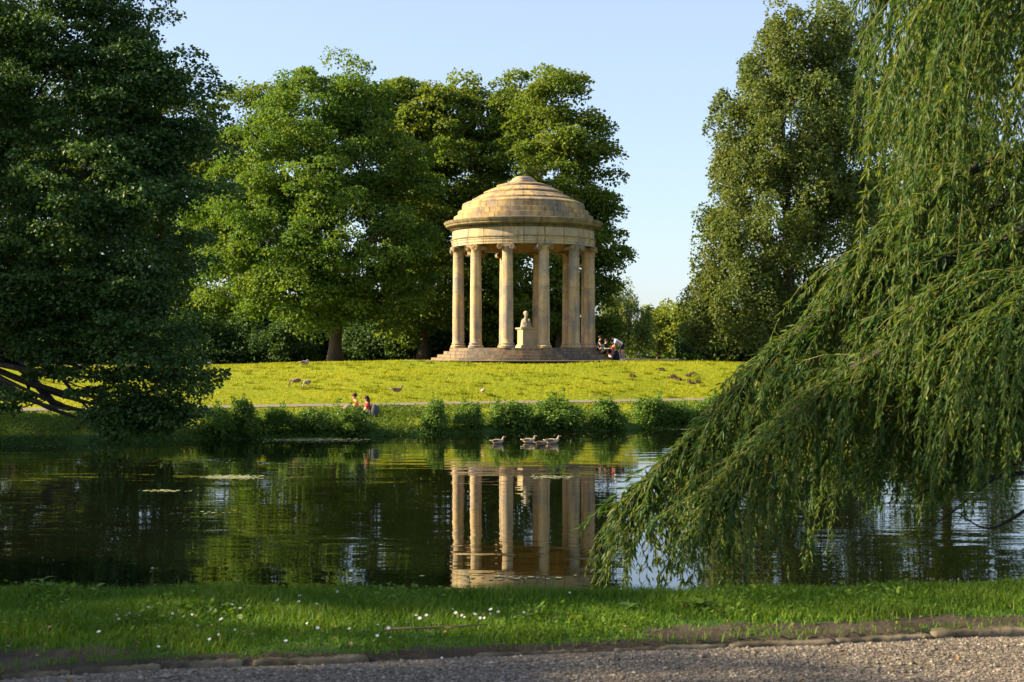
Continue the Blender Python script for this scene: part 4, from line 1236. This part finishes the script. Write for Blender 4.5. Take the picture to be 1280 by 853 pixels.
# the pair sitting on the grass bank by the path, facing left
def bank_z(x, y): return float(height(x, y)) + 0.02
x1, y1 = wx(446, 61.1), 61.1
person((x1, y1, bank_z(x1, y1)), -PI / 2 + 0.3, sit(0.05, 0.40, 0.0, -0.62, tw=-0.3), 'dark-haired person in a pale orange top, left one of the pair sitting behind the shrub', M['orange_cloth'], M['pink_cloth'], 0.6, 1.7)
x2, y2 = wx(461, 60.5), 60.5
person((x2, y2, bank_z(x2, y2)), -PI / 2 + 0.15, sit(0.05, 0.40, 0.0, -0.62), 'person in a red top, right one of the pair sitting behind the shrub', M['red_cloth'], M['navy_cloth'], 0.6, 1.7, hair_long=True)
x3, y3 = wx(467, 60.4), 60.4
rucksack((x3, y3, bank_z(x3, y3)), -1.2, 1.25, 'dark grey backpack standing on the grass behind the person in red', plain('grey_cloth', (0.08, 0.085, 0.10), 0.85, 0.1))


# ------------------------------------------------------------------ birds
def goose(loc, rz, label, pose='swim', body=None, group=None, s=1.0):
    """Faces +x. Body, neck and head are one skinned surface; wings, tail, beak and legs are parts."""
    body = body or M['goose_body']
    root = empty('goose', loc, label, 'goose', group, rz); root.scale = (s, s, s)
    zb = {'swim': 0.09, 'stand': 0.38, 'graze': 0.36, 'rest': 0.13}[pose]
    V = [(-0.34, 0, zb + 0.07), (-0.22, 0, zb + 0.04), (-0.02, 0, zb), (0.16, 0, zb + 0.03), (0.26, 0, zb + 0.09)]
    R = [0.035, (0.10, 0.095), (0.165, 0.15), (0.145, 0.135), 0.085]
    if pose in ('swim', 'stand'):
        V += [(0.285, 0, zb + 0.16), (0.29, 0, zb + 0.225), (0.32, 0, zb + 0.275), (0.375, 0, zb + 0.265)]
    elif pose == 'rest':
        V += [(0.26, 0, zb + 0.16), (0.22, 0, zb + 0.20), (0.16, 0, zb + 0.19), (0.10, 0, zb + 0.17)]
    else:
        V += [(0.35, 0, zb + 0.02), (0.40, 0, zb - 0.09), (0.43, 0, zb - 0.20), (0.455, 0, zb - 0.265)]
    R += [0.05, 0.043, 0.055, 0.03]
    skin('body', V, [(i, i + 1) for i in range(len(V) - 1)], R, body, root, 2, 2)
    d = (Vector(V[8]) - Vector(V[7])).normalized(); p = Vector(V[8])
    mb = MB(); mb.tube([p + d * 0.01, p + d * 0.05, p + d * 0.085], [0.024, 0.017, 0.006], 8); mb.build('beak', M['beak'], root, smooth=True)
    for q in (-1, 1):
        mb = MB()
        mb.sphere((-0.06, q * 0.105, zb + 0.055), (0.24, 0.045, 0.085), 14, 8, rot=Matrix.Rotation(0.12, 3, 'Y'))
        mb.build('wing', M['goose_wing'], root, smooth=True)
        if pose in ('stand', 'graze'):
            mb = MB(); mb.tube([(0.02, q * 0.06, zb - 0.08), (0.0, q * 0.06, zb * 0.45), (0.02, q * 0.06, 0.015)], [0.03, 0.014, 0.012], 7)
            mb.tube([(0.0, q * 0.06, 0.012), (0.09, q * 0.075, 0.008)], [0.012, 0.022], 6)
            mb.build('leg', M['beak'], root, smooth=True)
    mb = MB(); mb.sphere((-0.33, 0, zb + 0.075), (0.10, 0.06, 0.03), 10, 6, rot=Matrix.Rotation(0.35, 3, 'Y')); mb.build('tail', M['goose_white'], root, smooth=True)
    return root


def at_water(px, py):
    D = EYE * F / (py - HY); return (wx(px, D), D, 0.0)
GS = 'geese swimming on the pond'
goose(at_water(622, 555), 0.25, 'lone pale goose swimming apart from the group of three', 'swim', M['goose_pale'], GS, 0.72)
goose(at_water(661, 554), 0.0, 'goose swimming at the left end of the group of three', 'swim', M['goose_pale'], GS, 0.74)
goose(at_water(676, 557), 0.1, 'smaller greyish-brown goose swimming in the middle of the group of three', 'swim', M['goose_body'], GS, 0.66)
goose(at_water(690, 555), 0.15, 'large white-rumped goose with raised head at the right end of the three', 'swim', M['goose_pale'], GS, 0.80)


def on_ground(px, D): x = wx(px, D); return (x, D, float(height(x, D)) + 0.015)
GL = 'geese grazing on the lawn'
goose(on_ground(370, 69.5), PI + 0.15, 'dark brown goose grazing on the lawn with its head down', 'graze', None, GL, 0.82)
goose(on_ground(384, 69.2), -PI / 2 - 0.5, 'pale grey goose grazing on the lawn close beside a dark brown one', 'graze', M['goose_pale'], GL, 0.74)
goose(on_ground(496, 68.0), 0.1, 'brown goose standing on the grass edge of the path right of the seated pair', 'stand', None, GL, 0.80)
goose(on_ground(603, 70.0), -PI / 2 + 0.5, 'small pale goose standing on the lawn above the narrow waterside shrub', 'stand', M['goose_pale'], GL, 0.6)
goose(on_ground(381, 80.5), 0.3, 'grey goose resting on the crest of the lawn in front of the rounded tree', 'rest', M['goose_pale'], GL, 0.85)

fb = empty('flying_bird', (wx(780.5, 70), 70, wz(194, 70)), 'small dark bird flying in the open sky right of the temple trees', 'bird', None, 0.3)
skin('body', [(-0.13, 0, 0), (-0.05, 0, 0), (0.04, 0, 0), (0.10, 0, 0.01), (0.14, 0, 0.0)], [(0, 1), (1, 2), (2, 3), (3, 4)], [0.02, 0.045, 0.05, 0.03, 0.008], M['bird_dark'], fb, 2, 2)
for q, zz in ((-1, 0.06), (1, 0.15)):
    mb = MB()
    V = [(0.07, 0, 0.02), (0.08, q * 0.12, zz * 0.7), (0.0, q * 0.26, zz), (-0.05, q * 0.13, zz * 0.65), (-0.05, 0, 0.02)]
    Vt = [(a, b, c + 0.012) for a, b, c in V]
    mb.add(V + Vt, [(4, 3, 2, 1, 0), (5, 6, 7, 8, 9)] + [(i, (i + 1) % 5, 5 + (i + 1) % 5, 5 + i) for i in range(5)])
    mb.build('wing', M['bird_dark'], fb)

# ------------------------------------------------------------------ molehills and a boulder
mole = [(790, 471, 0.27, 'molehill lying apart to the left of the other molehills'), (826, 463, 0.30, 'small molehill highest up the lawn near the temple'), (841, 472, 0.34, 'largest dark molehill in the middle of the cluster'),
        (848, 475, 0.28, 'molehill touching the lower right of the largest one'), (860, 470, 0.25, 'molehill just right of the largest one'), (867, 468, 0.27, 'molehill at the upper right of the cluster'),
        (863, 479, 0.28, 'lowest molehill of the cluster'), (872, 478, 0.24, 'molehill at the right end of the cluster')]
def lawn_hit(px, py):
    D = np.linspace(66, 84, 500); z = height(wx(px, D), D); row = HY - (z - EYE) * F / D
    i = int(np.argmin(np.abs(row - py))); return float(D[i])
for i, (px, py, s, lab) in enumerate(mole):
    rng = np.random.default_rng(300 + i)
    D = lawn_hit(px, py)
    x = wx(px, D); s *= 0.72
    mb = MB()
    mb.lathe([(s * 1.15, -0.05), (s * 0.95, 0.03), (s * 0.7, s * 0.32), (s * 0.4, s * 0.50), (s * 0.12, s * 0.56), (0.01, s * 0.56)], 18)
    mb.v = [(a + rng.normal(0, 0.03), b + rng.normal(0, 0.03), c + rng.normal(0, 0.022)) for a, b, c in mb.v]
    tag(mb.build('molehill', M['molehill'], None, smooth=False, loc=(x, D, float(height(x, D)))), lab, 'molehill', 'molehills on the lawn')
D = 92.0; x = wx(262, D)
mb = MB(); mb.sphere((0, 0, 0.10), (0.30, 0.26, 0.17), 14, 9)
rng = np.random.default_rng(9); mb.v = [(a + rng.normal(0, 0.02), b, c + rng.normal(0, 0.02)) for a, b, c in mb.v]
tag(mb.build('boulder', M['paleboulder'], None, smooth=True, loc=(x, D, float(height(x, D)))), 'pale grey boulder in the shade at the left end of the lawn crest', 'boulder')

# ------------------------------------------------------------------ floating weed and leaves on the pond
rng = np.random.default_rng(99)
spots = [(385, 550, 62, 3.4, 800), (290, 597, 36, 2.6, 520), (205, 614, 26, 1.2, 90), (255, 576, 40, 2.0, 110), (870, 536.5, 40, 1.3, 420), (55, 558, 50, 3.2, 40), (440, 551, 34, 2.5, 90), (905, 558, 30, 2, 60), (690, 597, 30, 2.2, 130),
         (275, 640, 30, 2, 10), (700, 545, 150, 6, 30), (640, 722, 70, 3, 25)]
PX_, PY_ = [], []
for px, py, sx, sy, m in spots:
    PX_.append(rng.normal(px, sx * 0.45, m)); PY_.append(rng.normal(py, sy * 0.45, m))
px, py = np.concatenate(PX_), np.concatenate(PY_)
D = EYE * F / (py - HY); X = wx(px, D)
ok = (D < shore_far(X) - 0.15) & (D > shore_near(X) + 0.5)
X, D = X[ok], D[ok]; n = len(X)
a = rng.uniform(0, 2 * PI, n); L = rng.uniform(0.04, 0.14, n)
T = np.stack([np.cos(a), np.sin(a), np.zeros(n)], -1); N = np.tile(np.array([0, 0, 1.0]), (n, 1))
P = np.stack([X, D, 0.006 + rng.uniform(0, 0.012, n)], -1)
tag(mesh_obj('floating_weed', leaves_mesh('floating_weed', P, N, T, L, L * 0.9, rng.beta(2, 2, n), M['pad'], 0.01)), 'pale floating weed and leaves in patches on the pond', 'floating weed', kind='stuff')

# ------------------------------------------------------------------ daisies, weeds and litter on the near bank
dm = MB()
dm.tube([(0, 0, -0.01), (0.004, 0, 0.03), (0, 0, 0.062)], [0.0016, 0.0014, 0.0012], 5, mi=2)
for k in range(12):
    a = 2 * PI * k / 12
    c, s_ = math.cos(a), math.sin(a); w = 0.0032
    V = [(0.004 * c - w * s_, 0.004 * s_ + w * c, 0.064), (0.004 * c + w * s_, 0.004 * s_ - w * c, 0.064), (0.0165 * c + w * s_, 0.0165 * s_ - w * c, 0.067), (0.0165 * c - w * s_, 0.0165 * s_ + w * c, 0.067)]
    V += [(p[0], p[1], p[2] - 0.0012) for p in V]
    dm.add(V, [(0, 1, 2, 3), (7, 6, 5, 4), (0, 4, 5, 1), (1, 5, 6, 2), (2, 6, 7, 3), (3, 7, 4, 0)], 0)
dm.sphere((0, 0, 0.066), (0.005, 0.005, 0.003), 8, 5, 1)
dme = dm.mesh('daisy', [M['petal'], M['yolk'], M['stem']])
dpx = [(148, 760), (145, 768), (150, 774), (158, 773), (163, 770), (172, 767), (178, 769), (183, 761), (164, 765), (215, 766), (232, 770), (243, 769), (267, 760), (278, 755), (289, 758), (301, 760), (248, 780), (281, 776), (300, 773), (265, 797), (292, 785), (127, 791), (198, 808), (277, 791),
       (349, 751), (376, 746), (409, 740), (420, 739), (375, 753), (396, 755), (387, 777), (397, 784), (439, 786), (470, 780), (487, 784), (471, 794), (490, 797), (525, 774), (533, 768), (519, 769), (565, 761), (571, 766), (578, 768), (583, 771), (591, 769), (600, 771), (610, 766), (616, 764), (622, 765), (608, 771), (552, 807), (358, 803), (653, 765), (711, 739)]
for i, (px, py) in enumerate(dpx):
    D = F * (EYE - 1.76) / (py - HY); x = wx(px, D)
    o = mesh_obj('daisy', dme, None, (x, D, float(height(x, D)) + 0.015)); s = 0.42 + 0.30 * ((i * 37) % 10) / 10
    o.scale = (s, s, s); o.rotation_euler = (0.55 + 0.25 * math.sin(i * 1.7), 0.35 * math.sin(i * 2.9), 0.4 * math.sin(i))
    tag(o, 'small white daisy standing in the near bank grass', 'daisy', 'daisies in the near bank grass')


def leafy_weed(px, D, h, label, seed, nleaf=9, lw=0.05, ll=0.09, upright=True, z0=None):
    rng = np.random.default_rng(seed)
    x = wx(px, D); z = float(height(x, D)) - 0.01
    r = empty('weed', (x, D, z), label, 'weed', None)
    mb = MB(); mb.tube([(0, 0, 0), (0.01, 0.0, h * 0.5), (0.0, 0.01, h)], [0.005, 0.004, 0.002], 6); mb.build('stem', M['stem'], r, smooth=True)
    for k in range(nleaf):
        a = k * 2.4 + rng.uniform(-0.3, 0.3); t = (k + 1) / nleaf
        zz = h * (0.35 + 0.65 * t) if upright else h * (0.1 + 0.3 * t)
        d = np.array([math.cos(a), math.sin(a), 0.55 if upright else 0.7]); d /= np.linalg.norm(d)
        sd = np.array([-math.sin(a), math.cos(a), 0]); nn = np.cross(d, sd)
        L_ = ll * rng.uniform(0.7, 1.2); W_ = lw * rng.uniform(0.8, 1.2)
        V = []
        for u_, w_ in ((0, 0.08), (0.2, 0.7), (0.45, 1.0), (0.75, 0.7), (1.0, 0.05)):
            c = np.array([0, 0, zz]) + d * L_ * u_ + np.array([0, 0, -0.35 * L_ * u_ * u_])
            V += [c - sd * W_ * w_ * 0.5 + nn * 0.12 * W_ * w_, c, c + sd * W_ * w_ * 0.5 + nn * 0.12 * W_ * w_]
        Fs = []
        for q in range(4): Fs += [(q * 3, q * 3 + 1, q * 3 + 4, q * 3 + 3), (q * 3 + 1, q * 3 + 2, q * 3 + 5, q * 3 + 4)]
        me = raw_mesh('leaf', np.array(V), [4] * 8, [i for f in Fs for i in f], M['grass'], True, tone=np.full(8, 0.6 + 0.1 * rng.standard_normal()))
        mesh_obj('leaf', me, r)
    return r
leafy_weed(54, 9.45, 0.14, 'upright weed with spread pale leaves standing against the dark water', 1, 9, 0.03, 0.09)
leafy_weed(122, 9.45, 0.09, 'small weed with two or three broad bright leaves at the water edge', 2, 4, 0.05, 0.09)
leafy_weed(586, 9.55, 0.16, 'thin upright weed in front of the mirrored temple columns', 3, 9, 0.025, 0.05)
leafy_weed(690, 9.6, 0.13, 'small grassy weed at the right end of the mirrored columns', 4, 8, 0.02, 0.08)
leafy_weed(785, 9.0, 0.08, 'low broad-leaved weed in the grass below the willow tip', 5, 10, 0.06, 0.11, False)
leafy_weed(868, 9.05, 0.10, 'larger dock with broad bluish-green leaves in the grass', 6, 12, 0.08, 0.15, False)
leafy_weed(890, 8.95, 0.07, 'dock seedling just right of the larger dock', 7, 8, 0.05, 0.09, False)
x, D = wx(545, 8.25), 8.25
mb = MB(); mb.tube([(-0.30, 0.02, 0.03), (-0.1, 0.0, 0.04), (0.1, 0.02, 0.045), (0.3, 0.06, 0.05)], [0.006, 0.007, 0.006, 0.004], 6); mb.tube([(0.05, 0.01, 0.042), (0.16, -0.03, 0.05)], [0.004, 0.002], 5)
tag(mb.build('stick', M['stick'], None, smooth=True, loc=(x, D, float(height(x, D)))), 'thin dead stick lying in the grass near the kerb', 'stick')

# ------------------------------------------------------------------ the near willow
rng = np.random.default_rng(60)
WD = 14.0
wbx, wby = 9.2, 13.4
wbz = float(height(wbx, wby))
WB = np.array([wbx, wby, wbz])
wroot = empty('willow_tree', (wbx, wby, wbz), 'near weeping willow with long hanging leafy twigs over the pond', 'willow')
def wp(px, py, D): return P3(px, py, D) - WB
limbs = []   # (points, base radius, [twig count, length range, outward push])
top = wp(1420, -160, 13.6)
fork = wp(1560, 250, 13.5)
limbs_def = [
    # upper boughs above the frame: the hanging curtain
    ([fork, wp(1470, 60, 13.8), wp(1385, -70, 14.2), wp(1255, -120, 14.6), wp(1160, -105, 15.0), wp(1133, -60, 15.2)], 0.13, 150, (1.3, 3.2)),
    ([fork, wp(1500, 20, 14.5), wp(1435, -110, 15.6), wp(1325, -130, 16.4), wp(1235, -90, 17.0)], 0.12, 150, (1.4, 3.8)),
    ([fork, wp(1470, 0, 13.0), wp(1395, -60, 12.6), wp(1295, -80, 12.4), wp(1205, -40, 12.6)], 0.12, 130, (1.2, 2.7)),
    ([fork, wp(1450, 120, 13.6), wp(1385, 30, 13.6), wp(1295, 10, 13.8), wp(1225, 50, 14.0), wp(1185, 120, 14.0)], 0.11, 130, (1.0, 2.3)),
    # middle boughs
    ([fork, wp(1420, 220, 13.8), wp(1310, 190, 13.6), wp(1210, 215, 13.6), wp(1130, 270, 13.6), wp(1060, 330, 13.8)], 0.11, 150, (0.8, 1.9)),
    ([fork, wp(1400, 260, 14.6), wp(1290, 240, 15.0), wp(1180, 290, 15.2), wp(1090, 350, 15.4), wp(1020, 410, 15.4)], 0.10, 150, (0.9, 2.1)),
    ([fork, wp(1410, 280, 12.8), wp(1310, 280, 12.6), wp(1220, 320, 12.6), wp(1140, 385, 12.8)], 0.10, 120, (0.8, 1.7)),
    # the long low bough reaching out over the water
    ([fork, wp(1400, 330, 13.8), wp(1270, 315, 13.8), wp(1140, 340, 13.8), wp(1030, 395, 13.8), wp(940, 465, 13.9), wp(870, 540, 14.0), wp(795, 612, 14.0)], 0.12, 340, (0.6, 1.45)),
    ([fork, wp(1380, 350, 14.6), wp(1250, 345, 14.8), wp(1120, 390, 15.0), wp(1010, 450, 15.0), wp(925, 525, 15.0), wp(850, 600, 15.0)], 0.10, 290, (0.7, 1.5)),
    ([fork, wp(1390, 370, 13.0), wp(1260, 375, 12.9), wp(1140, 420, 13.0), wp(1040, 480, 13.1), wp(960, 550, 13.2), wp(890, 620, 13.3)], 0.10, 260, (0.6, 1.35)),
    ([fork, wp(1400, 400, 13.6), wp(1310, 400, 13.6), wp(1220, 430, 13.6), wp(1150, 480, 13.7)], 0.08, 160, (0.8, 1.75)),
    ([fork, wp(1420, 330, 14.2), wp(1330, 330, 14.2), wp(1240, 360, 14.2), wp(1170, 410, 14.2)], 0.08, 200, (1.2, 2.3)),
    ([fork, wp(1420, 300, 15.6), wp(1330, 320, 16.0), wp(1240, 370, 16.2), wp(1130, 430, 16.2), wp(1040, 500, 16.0)], 0.08, 170, (1.0, 2.2)),
    ([fork, wp(1400, 330, 12.2), wp(1320, 350, 12.0), wp(1230, 390, 12.0)], 0.07, 130, (0.9, 1.8)),
    ([fork, wp(1410, 380, 13.2), wp(1320, 410, 13.0), wp(1220, 455, 13.0), wp(1110, 520, 13.2)], 0.07, 120, (0.7, 1.5)),
    ([fork, wp(1420, 420, 14.4), wp(1340, 440, 14.6), wp(1250, 480, 14.8), wp(1180, 530, 14.8)], 0.06, 120, (0.7, 1.4)),
    ([fork, wp(1420, 430, 13.6), wp(1330, 470, 13.5), wp(1250, 520, 13.5), wp(1190, 570, 13.5)], 0.05, 90, (0.4, 1.1)),
    ([fork, wp(1380, 380, 15.2), wp(1270, 400, 15.6), wp(1170, 460, 15.8), wp(1090, 530, 15.8)], 0.08, 90, (0.6, 1.3)),
]
wood = MB()
wood.tube([(0, 0, -0.4), (0.05, 0.02, 0.8), (-0.05, 0.0, 1.8), tuple(fork)], [0.42, 0.34, 0.30, 0.24], 12)
starts, dirs, lens = [], [], []
def catmull(pts, m=10):
    pts = [np.array(p) for p in pts]; pts = [2 * pts[0] - pts[1]] + pts + [2 * pts[-1] - pts[-2]]
    out = []
    for i in range(1, len(pts) - 2):
        for t in np.linspace(0, 1, m, endpoint=False):
            p0, p1, p2, p3 = pts[i - 1:i + 3]
            out.append(0.5 * (2 * p1 + (p2 - p0) * t + (2 * p0 - 5 * p1 + 4 * p2 - p3) * t * t + (3 * p1 - p0 - 3 * p2 + p3) * t ** 3))
    out.append(pts[-2]); return np.array(out)
for pts, r0, cnt, (la, lb) in limbs_def:
    c = catmull(pts)
    n = len(c)
    wood.tube(c, [max(0.006, r0 * (1 - i / (n - 1)) ** 0.9) for i in range(n)], 7)
    for q in range(int(cnt * 0.95)):
        f = rng.uniform(0.16, 1.0) ** 0.8 * (n - 1)
        i = min(n - 2, int(f))
        p = c[i] + (c[i + 1] - c[i]) * (f - i)
        t = unit((c[i + 1] - c[i])[None])[0]
        starts.append(p); lens.append(rng.uniform(la, lb) * (0.8 + 0.3 * rng.random()))
        dirs.append(t * 0.9 + rng.normal(0, 0.55, 3) * np.array([1, 1.3, 0.6]) + np.array([0, 0, 0.1]))
# bare twigs low at the right
for pp in ([(1300, 560), (1240, 600), (1190, 640), (1150, 668)], [(1290, 590), (1210, 600), (1160, 612), (1120, 640)], [(1320, 610), (1262, 650), (1230, 660), (1195, 640)]):
    wood.tube(catmull([wp(a_, b_, 13.4) for a_, b_ in pp]), list(np.linspace(0.022, 0.004, len(pp) * 10 - 9)), 6)
wood.build('trunk', M['darkbark'], wroot, smooth=True)
tw = MB()
Pn, Nn, Tn, Ln, Wn, Kn = [], [], [], [], [], []
for j in range(len(starts)):
    p = starts[j].copy(); v = unit(dirs[j][None])[0]
    step = 0.10; m = max(4, int(lens[j] / step))
    pts = [p.copy()]
    sag = rng.uniform(0.10, 0.26); fsc = rng.uniform(0.65, 1.12)
    if rng.random() < 0.14: m = int(m * 1.7)
    sway = rng.normal(0, 0.012, 3); jit = rng.random()
    lim = None
    for q in range(m):
        v = v + np.array([-0.012, 0, -sag]) + sway + rng.normal(0, 0.03, 3); v /= np.linalg.norm(v)
        p = p + v * step
        W3 = p + WB
        if W3[2] < 0.95: break

        qx = 640 + W3[0] * F / W3[1]; qy = HY - (W3[2] - EYE) * F / W3[1]
        if qx < np.interp(qy, [300, 330, 375, 450, 505, 555, 590, 640, 700, 740], [1066, 1060, 1000, 930, 885, 840, 800, 768, 750, 745]) + 14 - (26 if qy < 310 else 62) * jit ** 1.5: break
        if qx > 1040 and qy > 610 + 70 * rng.random(): break
        pts.append(p.copy())
    pts = np.array(pts)
    if len(pts) < 3: continue
    tw.tube(pts[::2] if len(pts) > 5 else pts, list(np.linspace(0.0045, 0.0015, len(pts[::2] if len(pts) > 5 else pts))), 3, cap=False)
    seg = len(pts) - 1
    nlv = int(seg * step / rng.uniform(0.018, 0.030))
    f = rng.uniform(0.06, 1.0, nlv) * seg
    i = np.minimum(f.astype(int), seg - 1)
    P = pts[i] + (pts[i + 1] - pts[i]) * (f - i)[:, None]
    t = unit(pts[i + 1] - pts[i])
    out = rdir(rng, nlv); out -= t * np.sum(out * t, -1, keepdims=True); out = unit(out)
    T = unit(t * 0.75 + out * 0.75 + np.array([0, 0, -0.55]) + 0.2 * rng.standard_normal((nlv, 3)))
    N = unit(np.cross(T, np.cross(out + np.array([0, 0, 0.5]), T)) + 0.35 * rng.standard_normal((nlv, 3)))
    L = rng.uniform(0.085, 0.165, nlv) * fsc * (1 - 0.35 * (f / seg) ** 3)
    Pn.append(P); Nn.append(N); Tn.append(T); Ln.append(L); Wn.append(L * rng.uniform(0.20, 0.29, nlv))
    Kn.append(np.clip(rng.normal(0.42, 0.22) + rng.normal(0, 0.15, nlv) + np.where(rng.random(nlv) < 0.04, 0.5, 0), 0, 1))
P, N, T, L, W, K = [np.concatenate(a_) for a_ in (Pn, Nn, Tn, Ln, Wn, Kn)]
mesh_obj('foliage', leaves_mesh('foliage', P, N, T, L, W, K, M['willow'], 0.05), wroot)
tw.build('twig', M['twig'], wroot, smooth=True)
print('willow leaves', len(P))

# ------------------------------------------------------------------ camera, light, sky
cam = bpy.data.cameras.new('camera')
co = bpy.data.objects.new('camera', cam); COL.objects.link(co)
cam.sensor_width = 36.0; cam.lens = 36.0 * F / 1280.0
cam.clip_start = 0.1; cam.clip_end = 3000
co.location = (0, 0, EYE)
co.rotation_euler = (PI / 2 + math.atan((HY - 426.5) / F), 0, 0)
cam.dof.use_dof = True; cam.dof.focus_distance = 70.0; cam.dof.aperture_fstop = 6.3
SC.camera = co

EL, BEH = math.radians(28), math.radians(0)
sdir = Vector((-math.cos(EL) * math.cos(BEH), math.cos(EL) * math.sin(BEH), math.sin(EL)))
sun = bpy.data.lights.new('sun', 'SUN'); sun.energy = 5.0; sun.angle = math.radians(0.5); sun.color = (1.0, 0.80, 0.52)
so = bpy.data.objects.new('sun', sun); COL.objects.link(so); so.rotation_euler = (-sdir).to_track_quat('-Z', 'Y').to_euler()
so.location = (-60, 60, 60)

w = bpy.data.worlds.new('World'); SC.world = w; w.use_nodes = True
wn, wl = w.node_tree.nodes, w.node_tree.links
sky = wn.new('ShaderNodeTexSky'); sky.sky_type = 'NISHITA'; sky.sun_disc = False
sky.sun_elevation = EL; sky.sun_rotation = math.radians(270) + BEH
sky.air_density = 1.0; sky.dust_density = 1.1; sky.ozone_density = 4.0
haze_tint = wn.new('ShaderNodeMix'); haze_tint.data_type = 'RGBA'; haze_tint.inputs[0].default_value = 0.42      # haze painted as a flat lavender-grey tint mixed into the sky colour
haze_tint.inputs[7].default_value = (2.75, 2.78, 3.15, 1)
wl.new(sky.outputs[0], haze_tint.inputs[6]); wl.new(haze_tint.outputs[2], wn['Background'].inputs[0]); wn['Background'].inputs[1].default_value = 0.088

SC.render.engine = 'CYCLES'
SC.cycles.use_denoising = True
SC.cycles.max_bounces = 9; SC.cycles.diffuse_bounces = 6; SC.cycles.glossy_bounces = 3; SC.cycles.transmission_bounces = 4
SC.cycles.sample_clamp_indirect = 6.0
SC.view_settings.view_transform = 'Standard'; SC.view_settings.look = 'None'
SC.view_settings.exposure = 1.70; SC.view_settings.gamma = 1.0
